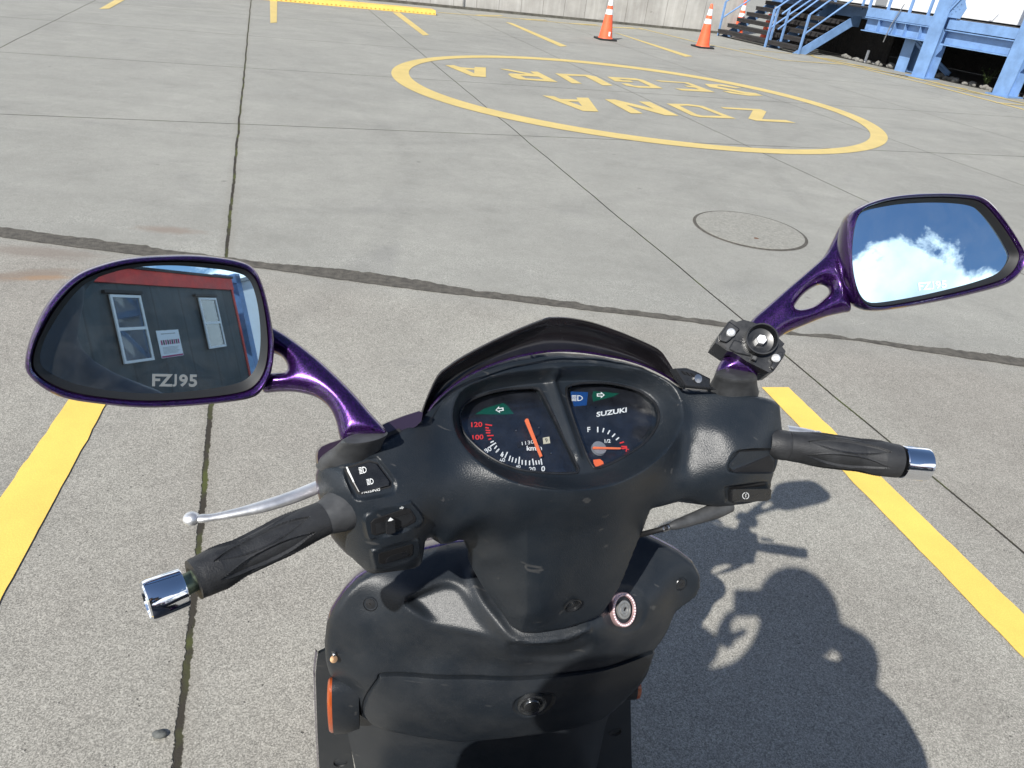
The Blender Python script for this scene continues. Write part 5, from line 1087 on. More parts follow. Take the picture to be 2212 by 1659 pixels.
    for lp_ in [ol]+hs2:
        tg = np.roll(lp_, -1, 0)-np.roll(lp_, 1, 0); nn_ = np.c_[-tg[:, 1], tg[:, 0]]/np.linalg.norm(tg, axis=1)[:, None]
        for o2 in (.0003, .0009, .0018, .0030):
            for sg_ in (-1, 1): ring_pts.append(lp_+nn_*o2*sg_)
    ring_pts = np.vstack(ring_pts); ks = sdist(ring_pts, ol) > .00015
    for h in hs2: ks &= sdist(ring_pts, h) < -.00015
    dg = sdist(g_, ol)
    for h in hs2: dg = np.minimum(dg, -sdist(g_, h))
    g_ = np.vstack([g_[dg > .0042], ring_pts[ks]]); V = [Vector(p) for p in ol]; E_ = [(i, (i+1) % len(ol)) for i in range(len(ol))]; o_ = len(ol)
    for h in hs2: V += [Vector(p) for p in h]; E_ += [(o_+i, o_+(i+1) % len(h)) for i in range(len(h))]; o_ += len(h)
    V += [Vector(p) for p in g_]; r = geometry.delaunay_2d_cdt(V, E_, [], 0, 1e-7); vs = np.array([tuple(v) for v in r[0]]); cen = np.array([vs[list(t)].mean(0) for t in r[2]]); ok = sdist(cen, ol) > 0
    for h in hs2: ok &= sdist(cen, h) < 0
    tr = [t for t, q_ in zip(r[2], ok) if q_]; d = np.maximum(sdist(vs, ol), 0)
    for h in hs2: d = np.minimum(d, np.maximum(-sdist(vs, h), 0))
    R_ = stem_T; x = np.clip(d/R_, 0, 1); hgt_ = R_*np.sqrt(np.maximum(1-(1-x)**2, 0))*.8; n_v = len(vs)
    F_ = [Pb+e1*a_+e2*b_+ns*h_ for (a_, b_), h_ in zip(vs, hgt_)]; B_2 = [Pb+e1*a_+e2*b_-ns*h_ for (a_, b_), h_ in zip(vs, hgt_)]
    mb = MB(); mb.add(F_+B_2, tr+[tuple(i+n_v for i in t)[::-1] for t in tr]); so_ = mb.build('mirror_stem', M['purple'], ho, True, 70)
    bm = bmesh.new(); bm.from_mesh(so_.data); bmesh.ops.remove_doubles(bm, verts=bm.verts, dist=1e-5); bmesh.ops.recalc_face_normals(bm, faces=bm.faces); bm.to_mesh(so_.data); bm.free()
    # rubber boot between stem and cover
    b = MB(); rings = []
    (c0, x0, y0, z0), (c1, x1, y1, z1), an = boot; an = rad(an)
    for t in (-.12, 0, .08, .35, .65, .9, 1.0, 1.3):
        k_ = t if t > 0 else 0; sw_ = k_**1.6 if k_ < 1 else 1; cxp = (c0[0]+(c1[0]-c0[0])*t, c0[1]+(c1[1]-c0[1])*t); ex_, ey_ = x0+(x1-x0)*sw_, y0+(y1-y0)*sw_
        if t < 0: ex_, ey_ = x0*.93, y0*.9
        zz = z0+(z1-z0)*t; rings.append([G(cxp[0]+ex_*math.cos(q_)*math.cos(an)-ey_*math.sin(q_)*math.sin(an), cxp[1]+ex_*math.cos(q_)*math.sin(an)+ey_*math.sin(q_)*math.cos(an), zz) for q_ in np.linspace(0, 2*math.pi, 44, endpoint=False)])
    b.loft(rings, True, True, True); b.build('stem_boot', M['rubber2'], ho, True, 60)
    return ho, (Pb, e1, e2, ns)
kM = crop(0, 515, .2941)
nL = (math.sin(MQ[0])*math.cos(MQ[1]), -math.cos(MQ[0])*math.cos(MQ[1]), math.sin(MQ[1]))
mL, fL = mirror(MC0, nL, kM([(180, 940), (200, 800), (250, 660), (320, 520), (420, 390), (560, 270), (720, 200), (950, 145), (1250, 125), (1500, 128), (1750, 165), (1860, 215), (1920, 320), (1970, 500), (2005, 700), (2010, 850), (1985, 1000), (1920, 1120), (1850, 1170), (1650, 1205), (1300, 1235), (1000, 1240), (700, 1210), (480, 1175), (330, 1110), (220, 1020)]),
  kM([(285, 890), (310, 780), (380, 640), (480, 490), (620, 340), (800, 260), (1000, 215), (1250, 200), (1500, 215), (1700, 240), (1830, 290), (1890, 430), (1920, 620), (1925, 800), (1900, 940), (1830, 1040), (1700, 1090), (1400, 1130), (1100, 1145), (800, 1125), (560, 1080), (400, 1020), (310, 960)]), MQ[3],
  [(585, 760), (560, 700), (591.6, 708.5), (638.7, 738), (697.5, 785), (756, 841), (800, 891), (837, 935), (808, 944), (775, 950), (738.7, 953), (727, 914), (712, 882), (682.8, 858.5), (638.7, 846.7), (600, 846), (568, 846), (583, 810), (588, 770)], [[(585, 764), (605, 769), (616, 780), (622, 794), (618, 804), (595, 806), (580, 804), (575, 785)]],
  (785, 945), 1.115, ((380, 823), 27, -1, 'etch'), 'purple framed mirror at the left showing a dark building', .0135, (((786, 948), 52, 13, 1.118), ((756, 984), 66, 24, 1.092), -10))
kN = crop(1463.8, 390.4, .3382)
MR0 = DP(2020, 560, .70); nR = BAR.X*-.16+BAR.Y*-.87+BAR.Z*.46
mR, fR = mirror(MR0, nR, kN([(1075, 360), (1095, 260), (1120, 205), (1180, 160), (1300, 115), (1450, 90), (1650, 80), (1820, 85), (1930, 105), (2010, 170), (2100, 290), (2170, 400), (2205, 480), (2195, 560), (2150, 620), (2080, 670), (1900, 720), (1700, 765), (1450, 810), (1280, 832), (1190, 820), (1130, 770), (1090, 650), (1070, 500)]),
  kN([(1120, 480), (1130, 340), (1155, 240), (1200, 190), (1350, 155), (1500, 140), (1700, 137), (1880, 155), (1960, 210), (2050, 320), (2120, 430), (2140, 480), (2110, 545), (2050, 600), (1900, 650), (1700, 700), (1500, 745), (1300, 780), (1220, 775), (1170, 720), (1135, 620)]), .5,
  kN([(1100, 560)])+kN([(1120, 212), (1085, 235), (1035, 290), (990, 380), (935, 480), (860, 552), (700, 690), (560, 812), (470, 892), (400, 990), (330, 1090), (275, 1150), (240, 1235), (300, 1250), (400, 1262), (500, 1272), (510, 1190), (560, 1100), (640, 1010), (720, 962), (830, 915), (950, 868), (1060, 842), (1105, 825), (1080, 700), (1068, 500), (1090, 330), (1125, 230)]),
  [kN([(748, 800), (790, 740), (850, 690), (915, 662), (960, 680), (968, 715), (930, 755), (870, 800), (800, 822), (758, 820)])],
  (1588, 812), 1.115, ((2018, 616), 17, 5, 'etch2'), 'purple framed mirror at the right showing blue sky and cloud', .0155, (((1590, 812), 46, 13, 1.122), ((1584, 842), 56, 18, 1.100), 5))
# ---------------- phone holder clamped on the right stem
Pb, e1, e2, ns = fR
kC = crop(1453, 677.7, .11519)
def cl(px, off): return onplane(px, Pb+ns*off, ns)
b = MB(); P = [cl(p, .026) for p in kC([(1110, 105), (1200, 150), (1330, 112), (1480, 150), (1600, 190), (1800, 290), (1950, 420), (2100, 560), (2060, 620), (2120, 700), (2090, 800), (1990, 950), (1890, 1085), (1800, 1100), (1700, 1050), (1600, 1000), (1400, 900), (1130, 720), (1030, 700), (795, 540), (860, 400), (1040, 150)])]
b.prism(P, -ns*.044); ph = b.build('phone_holder', M['plastic_smooth'], SC, bevel=.0025, seg=3)
for pts, off, th in (([(1060, 130), (1270, 280), (1090, 480), (1010, 540), (880, 500), (880, 400)], .030, .006), ([(1980, 720), (2090, 720), (2070, 800), (1890, 1060), (1830, 1000), (1880, 900)], .030, .006), ([(1150, 480), (1400, 560), (1480, 800), (1200, 740), (1050, 660)], .028, .004)):
    b = MB(); b.prism([cl(p, off) for p in kC(pts)], -ns*th); b.build('clamp_plate', M['plastic_smooth'], ph, bevel=.0012)
b = MB(); b.prism([cl(p, .0268) for p in kC([(850, 520), (1010, 625), (1000, 655), (860, 570)])], -ns*.002); b.build('clamp_gap', M['black'], ph)
c_ = cl(kC([(1655, 495)])[0], .030); R3 = rr(35, c_); b = MB(); b.lathe(c_, ns, [(R3*.95, -.010), (R3, .004), (R3*.98, .0065), (R3*.90, .0065), (R3*.84, .003), (R3*.80, -.003), (.002, -.005)], 56, (True, True)); b.build('socket_ring', M['plastic_smooth'], ph, True, 40)
b = MB(); b.lathe(c_-ns*.004, ns, [(rr(11.5, c_), 0), (rr(11.5, c_), .007), (rr(10, c_), .0082), (.0003, .0082)], 6); b.build('hex_bolt', M['zinc'], ph)
for q in ((1095, 355), (1935, 835)):
    cc_ = cl(kC([q])[0], .0305); b = MB(); b.lathe(cc_, ns, [(rr(9.2, cc_), -.001), (rr(9, cc_), .0012), (rr(6, cc_), .0022), (rr(4, cc_), .0016), (.0003, .001)], 24); b.build('screw', M['zinc'], ph, True)
b = MB(); b.prism([cl(p, .033) for p in kC([(1510, 770), (1600, 800), (1570, 885), (1480, 845)])], -ns*.006); b.build('release_tab', M['rubber2'], ph, bevel=.001)

# ---------------- leg shield (body frame)
LS = Panel(BODY, (0, 0, .72), (0, .55, .835), (0, -.835, .55))
def bz(px, z): return G(px[0], px[1], z)
kS = crop(650.6, 1171, .4167)
edgeR = list(zip([(1390, 1152), (1425, 1168), (1467, 1190), (1500, 1216), (1517, 1246), (1517, 1272), (1505, 1294), (1480, 1312), (1461, 1325), (1452, 1350), (1442, 1371), (1430, 1390), (1417, 1408), (1408, 1432), (1400, 1454), (1388, 1474), (1376, 1488), (1355, 1509), (1334, 1529), (1300, 1556)],
   [.856, .852, .846, .836, .822, .806, .790, .778, .768, .755, .742, .732, .722, .705, .690, .675, .662, .645, .628, .610]))
edgeB = list(zip([(1240, 1574), (1151, 1588), (1060, 1598), (984, 1603), (901, 1592), (830, 1577), (795, 1562), (776, 1548), (762, 1530), (752, 1500), (735, 1478), (712, 1462)], [.600, .594, .590, .588, .590, .596, .602, .610, .625, .640, .660, .675]))
edgeL = list(zip([(703, 1430), (700, 1392), (705, 1350), (716, 1325), (728, 1305), (745, 1280), (770, 1254), (800, 1234), (860, 1210), (920, 1190), (980, 1176), (1040, 1168), (1200, 1160), (1340, 1150)], [.715, .745, .778, .796, .808, .822, .834, .842, .848, .850, .852, .850, .850, .856]))
EP = [bz(p, z) for p, z in edgeR+edgeB+edgeL]
cS = list(EP)
for px, z in [((800, 1305), .812), ((1472, 1262), .812), ((780, 1350), .790), ((870, 1245), .846), ((900, 1290), .838), ((990, 1215), .850), ((1040, 1290), .838), ((1075, 1360), .822), ((1120, 1400), .806), ((1200, 1390), .812), ((1290, 1368), .820),
              ((830, 1390), .768), ((930, 1420), .752), ((1050, 1430), .752), ((1150, 1432), .754), ((1240, 1420), .758), ((1347, 1317), .822), ((1420, 1290), .818), ((1400, 1200), .845), ((1440, 1240), .832), ((1400, 1350), .785), ((1340, 1390), .782), ((1430, 1340), .780),
              ((760, 1420), .738), ((770, 1470), .705), ((800, 1440), .735), ((1067, 1464), .732), ((942, 1461), .732), ((860, 1462), .722), ((1234, 1454), .734), ((1338, 1433), .730), ((1400, 1415), .722),
              ((1150, 1524), .690), ((1000, 1520), .692), ((880, 1520), .682), ((1280, 1500), .690), ((1340, 1475), .690), ((830, 1540), .650), ((900, 1565), .632), ((1050, 1575), .632), ((1150, 1565), .636), ((1250, 1545), .642)]:
    cS.append(bz(px, z))
LS.fit(cS, 3e-3)
def lspoly(px): return spline(LS.ab(px), 3)
bowl = lspoly(kS([(540, 310), (640, 250), (750, 205), (830, 225), (880, 290), (940, 390), (1010, 500), (850, 480), (700, 440), (610, 380)]))
bc = bowl.mean(0); bP = LS.P(bc[0], bc[1], float(LS.base(bc)[0])-.009); bn = nrm(nrm(CC-bP)-SUN_DIR)
def bowl_f(ab):
    x = sstep((sdist(ab, bowl)+.003)/.013); P = np.array([LS.P(a, b_, 0) for a, b_ in ab]); h = ((bP-P)@bn)/(LS.N@bn); return x*np.clip(h-LS.base(ab), -.03, .012)
LS.feats.append(bowl_f)
gut_r = LS.ab(kS([(880, 170), (930, 290), (1000, 390), (1060, 470), (1110, 505), (1200, 515), (1350, 495), (1480, 445)]))
def path_feat(path, amp, sg):
    def f(ab):
        best = np.full(len(ab), 1e9)
        for p, q in zip(path[:-1], path[1:]):
            d = q-p; t = np.clip(((ab-p)@d)/(d@d), 0, 1); best = np.minimum(best, np.hypot(*(ab-p-t[:, None]*d).T))
        return amp*np.exp(-(best/sg)**2)
    return f
LS.feats.append(path_feat(spline(gut_r, 3, False), .0065, .0055))
below = lspoly(kS([(1090, 520), (1250, 530), (1400, 515), (1480, 470), (1520, 540), (1400, 600), (1200, 610), (1080, 590)]))
LS.feats.append(bump_feat(below, -.006, .012, .004))
keyr = lspoly([(1347-48, 1317), (1347-34, 1317-36), (1347, 1317-52), (1347+36, 1317-38), (1347+50, 1317), (1347+36, 1317+36), (1347, 1317+50), (1347-34, 1317+34)])
LS.feats.append(bump_feat(keyr, -.003, .006, .002))
seam = lspoly(kS([(320, 855), (350, 780), (400, 710), (432, 684), (700, 696), (1000, 703), (1200, 700), (1400, 680), (1650, 630), (1838, 566), (1800, 680), (1740, 760), (1640, 860), (1560, 925), (1300, 985), (1000, 1035), (800, 1045), (600, 1010), (400, 965), (330, 905)]))
def seam_f(ab):
    sd = sdist(ab, seam); return .0040*sstep((sd+.0005)/.003)-.0040*np.exp(-(sd/.0012)**2)
LS.feats.append(seam_f)
lockr = lspoly(kS([(1100, 870), (1110, 820), (1180, 790), (1260, 785), (1315, 795), (1300, 850), (1230, 900), (1150, 905)]))
LS.feats.append(bump_feat(lockr, -.0035, .004, .001))
LOUT = np.array([LS.abh(p)[:2] for p in EP])
shield = relief('leg_shield', LS, LOUT, 'plastic2', .0030, depth=.05, taper=.004, edge_r=.007, loops=[(seam, True), (lockr, True)])
def LHz(px, off=0): return LS.hit(px, off)
# purple front fairing behind the shield: lip around it
kk = resample(LOUT, 240); hh_ = LS.base(kk); dirs = kk-np.roll(kk, 1, 0); dirs = dirs+np.roll(dirs, -1, 0); nr = np.c_[dirs[:, 1], -dirs[:, 0]]; nr /= np.linalg.norm(nr, axis=1)[:, None]
if sdist(kk[:1]+nr[:1]*.002, kk)[0] > 0: nr = -nr
topw = sstep((kk[:, 1]-.02)/.05)
def ls_ring(off, dep, sc=1.0): return [LS.P(*((np.array(q)+n_*(off*t_-.004*(1-t_)))*np.array([sc, 1])), h-.008-dep) for q, n_, h, t_ in zip(kk, nr, hh_, topw)]
b = MB(); b.loft([ls_ring(.0, .001), ls_ring(.0018, .004), ls_ring(.0022, .008), ls_ring(-.001, .05), ls_ring(-.01, .10, .86), ls_ring(-.02, .15, .55), ls_ring(-.03, .19, .2)], True, False, True); ff = b.build('front_fairing', M['purple'], SC, True, 50)
# screws in shield
for q in ((800, 1305), (1472, 1262)):
    P = LHz(q, .0010); b = MB(); b.lathe(P, LS.nrm(q), [(.0085, .0), (.0078, .0008), (.0070, -.002), (.0062, -.0022), (.0058, .0), (.0015, .0004), (.0006, -.001)], 28, (False, True)); sr = b.build('screw', M['plastic_smooth'], shield, True); 
    b = MB(); b.box(P+LS.N*.0008, .005, .0012, .0004, LS.A, LS.B, LS.N); b.box(P+LS.N*.0008, .0012, .005, .0004, LS.A, LS.B, LS.N); b.build('screw_slot', M['black'], shield)
# lock of the glove box
P = LHz((1149, 1522), .0045); nlk = LS.nrm((1149, 1522))
b = MB(); b.lathe(P, nlk, [(.0175, -.002), (.0172, .0018), (.015, .0026), (.0128, .0018), (.0105, .0), (.0100, .0024), (.0092, .0034), (.0003, .0034)], 40); gl = b.build('glovebox_lock', M['lockdark'], shield, True, 30)
b = MB(); b.box(P+nlk*.0036, .002, .0085, .0006, nrm(LS.A), nrm(np.cross(nlk, LS.A)), nlk); b.build('keyhole', M['black'], shield)
# ignition lock with a crystal ring
kP = LHz((1347, 1317), .0050); kn = LS.nrm((1347, 1317)); R4 = rr(36, kP)
b = MB(); b.lathe(kP, kn, [(R4*1.0, -.006), (R4*1.02, .0), (R4*.98, .0016), (R4*.80, .0016), (R4*.76, .0)], 56, (False, False)); ig = b.build('ignition_lock', mat('ring_rose', (.62, .42, .42), .3, .7), SC, True, 40)
b = MB(); b.lathe(kP, kn, [(R4*.78, -.001), (R4*.72, -.0015), (R4*.56, -.0008), (.0005, -.0008)], 48); b.build('lock_surround', M['plastic_smooth'], ig, True, 30)
b = MB(); b.lathe(kP, kn, [(R4*.56, -.001), (R4*.54, .0016), (R4*.42, .0020), (R4*.40, .0012), (R4*.37, .0012), (R4*.35, .0022), (R4*.22, .0022), (R4*.20, .0014), (.0003, .0014)], 48); b.build('lock_face', M['lockgrey'], ig, True, 20)
b = MB(); b.box(kP+kn*.0016, .0018, .006, .0008, nrm(np.cross(kn, LS.B+LS.A*.6)), nrm(LS.B+LS.A*.6), kn); b.build('keyhole', M['black'], ig)
cz = mat('crystal', (.9, .72, .74), .08, .0, coat=1.0, spec=1.0); uu = nrm(np.cross(kn, (0, 0, 1))); vv = np.cross(kn, uu); b = MB()
for k in range(34):
    a = 2*math.pi*k/34; c = kP+kn*.0018+(uu*math.cos(a)+vv*math.sin(a))*R4*.89; b.lathe(c, kn+np.random.RandomState(k).uniform(-.3, .3, 3), [(.0013, -.0006), (.00115, .0004), (.0006, .0009), (.0001, .0009)], 6)
o = b.build('crystal_ring', cz, ig)
# hanging bolt with a coin at the left edge
P = LHz((720, 1425), .006); P = bz((721, 1424), .735); b = MB(); b.lathe(P, nrm(CC-P), [(.0042, -.002), (.0042, .0008), (.0003, .0012)], 20); b.build('flap_bolt', mat('copper_bolt', (.45, .28, .16), .35, .9), SC, True); b = MB(); b.ball(bz((722, 1414), .738), .0026, 12); b.build('bolt_head', M['steel'], SC, True)
# ---------------- side flaps of the front shield, and inner panels running down to the floor
def wall_strip(name, rows, m, par=SC, th=.006, n=(0, -1, 0)):
    """rows of 3-D points, lofted with thickness"""
    R_ = [spline(r, 4, False) for r in rows]; k = min(len(r) for r in R_); R_ = [resample(r, k, False) for r in R_]; off = (BODY.X*n[0]+BODY.Y*n[1]+BODY.Z*n[2])*-th
    b = MB(); f = R_; bk = [r+off for r in R_][::-1]; b.loft(f+bk+[f[0]], False); return b.build(name, M[m], par, True, 35)
def bx(x, y, z): return BODY.w(x, y, z)
def onY(px, y):
    d = ray(*px); t = (y-(CC-BODY.O)@BODY.Y)/(d@BODY.Y); return CC+d*t
# left flap : narrow panel facing the rider
L1 = [onY((687, 1412), .045), onY((683, 1440), .050), onY((682, 1463), .055), onY((684, 1530), .068), onY((686, 1588), .08), onY((691, 1680), .095), onY((700, 1800), .12)]
L2 = [onY((712, 1400), .040), onY((722, 1440), .046), onY((730, 1470), .052), onY((742, 1530), .064), onY((752, 1580), .076), onY((768, 1680), .092), onY((790, 1800), .118)]
wall_strip('front_shield_flap', [L1, L2], 'plastic2', th=.004)
L0 = [p-BODY.X*.0035+BODY.Y*.006 for p in L1]; wall_strip('flap_lip', [L0, [p-BODY.X*.0008+BODY.Y*.001 for p in L1], [p-BODY.X*.001+BODY.Y*.02 for p in L1]], 'purple', ff, th=.002)
R1 = [onY((1362, 1500), .040), onY((1363, 1560), .050), onY((1364, 1620), .060), onY((1366, 1680), .072), onY((1370, 1800), .10)]
R2 = [onY((1300, 1530), .035), onY((1296, 1580), .046), onY((1292, 1620), .056), onY((1286, 1680), .068), onY((1275, 1800), .096)]
wall_strip('front_shield_flap', [R2, R1], 'plastic2', th=.004)
# inner leg panels and tunnel below the glove box
C1 = [onY((728, 1480), .046), onY((740, 1540), .056), onY((752, 1590), .066), onY((772, 1680), .075), onY((790, 1800), .10)]
C2 = [onY((800, 1540), .02), onY((830, 1575), .024), onY((835, 1620), .030), onY((850, 1690), .042), onY((870, 1800), .06)]
C3 = [onY((980, 1590), .0), onY((990, 1605), .004), onY((1000, 1640), .010), onY((1010, 1700), .018), onY((1020, 1800), .03)]
C4 = [onY((1150, 1575), .0), onY((1155, 1590), .004), onY((1155, 1640), .010), onY((1155, 1700), .018), onY((1150, 1800), .03)]
C5 = [onY((1290, 1545), .02), onY((1285, 1565), .024), onY((1278, 1610), .030), onY((1265, 1690), .042), onY((1250, 1800), .06)]
C6 = [onY((1330, 1515), .03), onY((1310, 1560), .040), onY((1300, 1610), .055), onY((1290, 1680), .075), onY((1275, 1800), .10)]
wall_strip('inner_leg_panel', [C1, C2, C3, C4, C5, C6], 'plastic2', th=.004)
for px, y in (((735, 1645), .089), ((1328, 1579), .051), ((1290, 1662), .066)):
    P = onY(px, y); b = MB(); nn2 = nrm(CC-P)*.3-BODY.Y; b.lathe(P-BODY.Y*.0015, -BODY.Y, [(.0105, .0), (.0100, .0012), (.009, -.001), (.0005, -.0035)], 24, (False, True)); b.build('flap_hole', M['black'], SC, True)
# amber side reflectors with their black housings
def onX(px, x):
    d = ray(*px); t = (x-(CC-BODY.O)@BODY.X)/(d@BODY.X); return CC+d*t
def reflector(top, botm, x, side):
    T_, B2 = onX(top, x), onX(botm, x); ax = T_-B2; ln = np.linalg.norm(ax); ax /= ln; f = nrm(np.cross(ax, BODY.X)); c = (T_+B2)/2; n = 40
    def ring(k, dx): return [c+ax*math.cos(q)*ln/2*k+f*math.sin(q)*ln*.22*k+BODY.X*dx*side for q in np.linspace(0, 2*math.pi, n, endpoint=False)]
    b = MB(); b.loft([ring(.95, -.001), ring(1.03, .002), ring(1.03, -.014), ring(.9, -.03)], True, True, True); h = b.build('reflector', M['plastic2'], SC, True, 40)
    b = MB(); b.loft([ring(.97, .001), ring(.97, .005), ring(.90, .0075), ring(.5, .009), ring(.1, .0095)], True, True, True); b.build('reflector_lens', M['amber'], h, True, 40)
reflector((721, 1474), (727, 1569), -.2215, -1); reflector((1374, 1478), (1369, 1510), .186, 1)
# ---------------- the rest of the machine (mostly out of the picture)
b = MB(); b.loft([[bx(.2*math.copysign(min(1, abs(math.cos(q))*1.3), math.cos(q)), -.2+.36*math.sin(q), z) for q in np.linspace(0, 2*math.pi, 32, endpoint=False)] for z in (.22, .30, .32)], True, True, True); b.build('floorboard', M['plastic2'], SC, True, 40)
ring = lambda wd_, ln_, y, z: [bx(wd_*math.cos(q), y+ln_*math.sin(q), z) for q in np.linspace(0, 2*math.pi, 32, endpoint=False)]
b = MB(); b.loft([ring(.12, .35, -.85, .25), ring(.17, .42, -.85, .45), ring(.18, .45, -.88, .62), ring(.15, .42, -.88, .70)], True, True, True); b.build('rear_body', M['purple'], SC, True, 50)
b = MB(); b.loft([ring(.13, .36, -.88, .69), ring(.16, .40, -.88, .73), ring(.155, .39, -.88, .765), ring(.10, .33, -.88, .785), ring(.02, .1, -.88, .79)], True, True, True); b.build('seat', M['rubber'], SC, True, 50)
def wheel(y, r=.25):
    b = MB(); prof = [(.10, -.02), (r-.07, -.045), (r-.02, -.045), (r, -.02), (r, .02), (r-.02, .045), (r-.07, .045), (.10, .02)]; b.lathe(bx(0, y, r), BODY.X, prof, 40); t = b.build('wheel', M['rubber'], SC, True, 40)
    b = MB(); b.lathe(bx(0, y, r), BODY.X, [(.03, -.05), (r-.085, -.046), (r-.075, 0), (r-.085, .046), (.03, .05)], 32); b.build('rim', M['alu'], t, True, 40)
wheel(.30); wheel(-.93)
b = MB(); b.tube([bx(-.06, .30, .25), bx(-.06, .10, .62)], .018, 12); b.tube([bx(.06, .30, .25), bx(.06, .10, .62)], .018, 12); b.build('fork', M['alu'], SC, True)
b = MB(); b.loft([[bx(.065*math.cos(q), .30+.28*math.cos(t), .25+.28*math.sin(t)+.02*math.sin(q)) for q in np.linspace(0, 2*math.pi, 12, endpoint=False)] for t in np.linspace(.1, 2.6, 14)], True, True, True); b.build('front_fender', M['purple'], SC, True, 50)
# ================================================================== THE RIDER (behind the camera: casts the big shadow, shows in the mirror)
gs = G(1716, 1335); hz = 1.60; HD = gs-SUN_DIR*(hz/abs(SUN_DIR[2])); hd = BODY.l(HD)      # head centre from its shadow
rider = empty('person', bx(0, -.8, 0)); tag(rider, 'seated rider in dark clothes and helmet holding up a phone with both hands', 'person')
def skin_obj(name, nodes, edges, m, parent, sub=2):
    me = bpy.data.meshes.new(name); me.from_pydata([tuple(map(float, n_[0])) for n_ in nodes], edges, []); me.materials.append(M[m]); o = link(bpy.data.objects.new(name, me), parent)
    sk_ = o.modifiers.new('skin', 'SKIN'); sk_.use_smooth_shade = True
    for i, n_ in enumerate(nodes): r = n_[1]; me_r = (r, r) if np.isscalar(r) else r; me.skin_vertices[0].data[i].radius = me_r; me.skin_vertices[0].data[i].use_root = (i == 0)
    s_ = o.modifiers.new('sub', 'SUBSURF'); s_.levels = sub; s_.render_levels = sub; return o
hx, hy = hd[0], hd[1]
ph_c = BODY.l(CC-FW*.03)
B_ = lambda x, y, z: bx(x, y, z)
nd = [(B_(.05, -.84, .92), (.20, .16)), (B_(-.05, -.87, 1.02), (.16, .14)), (B_(-.24, -.91, 1.19), (.115, .12)), (B_(-.26, -.83, 1.38), (.15, .13)), (B_(-.20, -.76, 1.46), .07), (B_(hx, hy, 1.54), (.085, .09)), (B_(hx, hy+.012, 1.62), (.082, .098)), (B_(hx, hy+.01, 1.70), (.055, .065))]
ed = [(i, i+1) for i in range(7)]
def limb(pts, frm):
    k0 = len(nd)
    for i, p in enumerate(pts): nd.append(p); ed.append((frm if i == 0 else k0+i-1, k0+i))
    return len(nd)-1
lh = ph_c+np.array([-.085, -.035, -.02]); rh = ph_c+np.array([.095, -.035, -.01])
limb([(B_(-.40, -.80, 1.38), .080), (B_(-.44, -.70, 1.37), .078), (B_(-.41, -.63, 1.36), .074), (B_(-.325, -.615, 1.365), .068), (B_(lh[0]-.01, lh[1]-.045, lh[2]-.06), .027)], 3)
limb([(B_(-.10, -.89, 1.43), .075), (B_(-.03, -.84, 1.475), .056), (B_(.05, -.76, 1.475), .048), (B_(-.02, -.67, 1.46), .040), (B_(rh[0]+.01, rh[1]-.045, rh[2]-.03), .027)], 3)
for sd in (-1, 1):
    limb([(B_(sd*.13, -.80, .88), .115), (B_(.04+sd*.25, -.58, .95), .135), (B_(.01+sd*.28, -.34, .87), .088), (B_(sd*.25, -.33, .56), .058), (B_(sd*.25, -.36, .42), .046), (B_(sd*.20, -.34, .37), .042), (B_(sd*.19, -.26, .355), (.042, .032)), (B_(sd*.185, -.17, .345), (.038, .026))], 0)
body = skin_obj('body', nd, ed, 'shirt', rider)
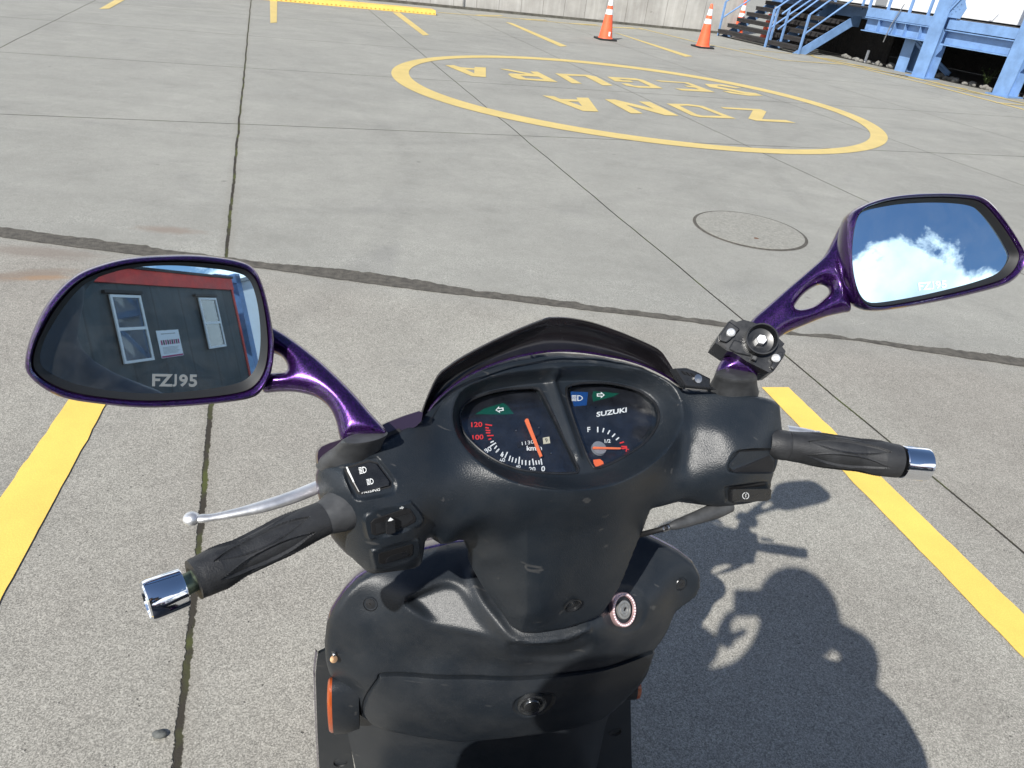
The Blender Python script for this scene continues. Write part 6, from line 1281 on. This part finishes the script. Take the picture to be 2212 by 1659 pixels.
# hands with palms, thumbs and curled fingers round the phone
for sd, hh_2 in ((-1, lh), (1, rh)):
    W_ = B_(hh_2[0]+sd*.01, hh_2[1]-.045, hh_2[2]-(.06 if sd < 0 else .03)); palm = B_(hh_2[0]+sd*.008, hh_2[1]-.03, hh_2[2]-.015)
    n2 = [(W_, .024), (palm, (.030, .018))]; e2_ = [(0, 1)]
    for i, (dz, ln_) in enumerate(((.028, .030), (.010, .034), (-.008, .031), (-.026, .025))):
        a = len(n2); p1 = palm+np.array([0, 0, dz])+BODY.Y*.018; p2 = p1+BODY.Y*.012-BODY.X*sd*ln_*.55+np.array([0, 0, .004]); p3 = p2-BODY.X*sd*ln_*.5-BODY.Y*.004
        n2 += [(p1, .0095), (p2, .0088), (p3, .0078)]; e2_ += [(1, a), (a, a+1), (a+1, a+2)]
    a = len(n2); t1 = palm+np.array([0, 0, -.01])-BODY.X*sd*.018-BODY.Y*.012; t2 = t1-BODY.X*sd*.020+np.array([0, 0, .014]); t3 = t2-BODY.X*sd*.014+np.array([0, 0, .010])
    n2 += [(t1, .012), (t2, .0100), (t3, .0085)]; e2_ += [(1, a), (a, a+1), (a+1, a+2)]
    skin_obj('hand', n2, e2_, 'skin', rider, 2)
# head details
Hc = B_(hx, hy+.012, 1.605)
b = MB(); b.ball(Hc+BODY.Y*.004, .1, 32, (.80, 1.0, 1.22)); hdo = b.build('head', M['skin'], rider, True)
b = MB(); b.ball(Hc+np.array([0, 0, .030])-BODY.Y*.02, .120, 32, (.90, 1.06, 1.0)); b.build('helmet', M['phone'], rider, True)
for sd in (-1, 1):
    b = MB(); b.ball(Hc+BODY.X*sd*.032+BODY.Y*.088+np.array([0, 0, .0]), .013, 14); b.build('eye', M['white'], hdo, True)
    b = MB(); b.ball(Hc+BODY.X*sd*.032+BODY.Y*.1005, .005, 10); b.build('pupil', M['black'], hdo, True)
    b = MB(); b.ball(Hc+BODY.X*sd*.081-BODY.Y*.005, .024, 14, (.4, .8, 1.25)); b.build('ear', M['skin'], hdo, True)
b = MB(); b.loft([[Hc+BODY.Y*(.095+o_)+BODY.X*r_*math.cos(q)+np.array([0, 0, z_+r_*.8*math.sin(q)]) for q in np.linspace(0, 6.283, 10, endpoint=False)] for z_, o_, r_ in ((.01, .0, .008), (-.012, .008, .011), (-.030, .012, .015), (-.038, .0, .012))], True, True, True); b.build('nose', M['skin'], hdo, True)
b = MB(); b.ball(Hc+BODY.Y*.086+np.array([0, 0, -.062]), .022, 14, (1.1, .5, .32)); b.build('mouth', mat('lips', (.35, .12, .10), .5), hdo, True)
# the phone, its lens at the viewpoint
b = MB(); b.box(CC-FW*.013+RT*.035-UP*.012, .155, .009, .075, RT, FW, UP); o = b.build('phone', M['phone'], bevel=.006, seg=3); tag(o, 'black phone held up in both hands by the rider', 'phone')
b = MB(); b.box(CC-FW*.0185+RT*.035-UP*.012, .148, .001, .068, RT, FW, UP); b.build('screen', mat('screen_glass', (.02, .02, .025), .05), o)
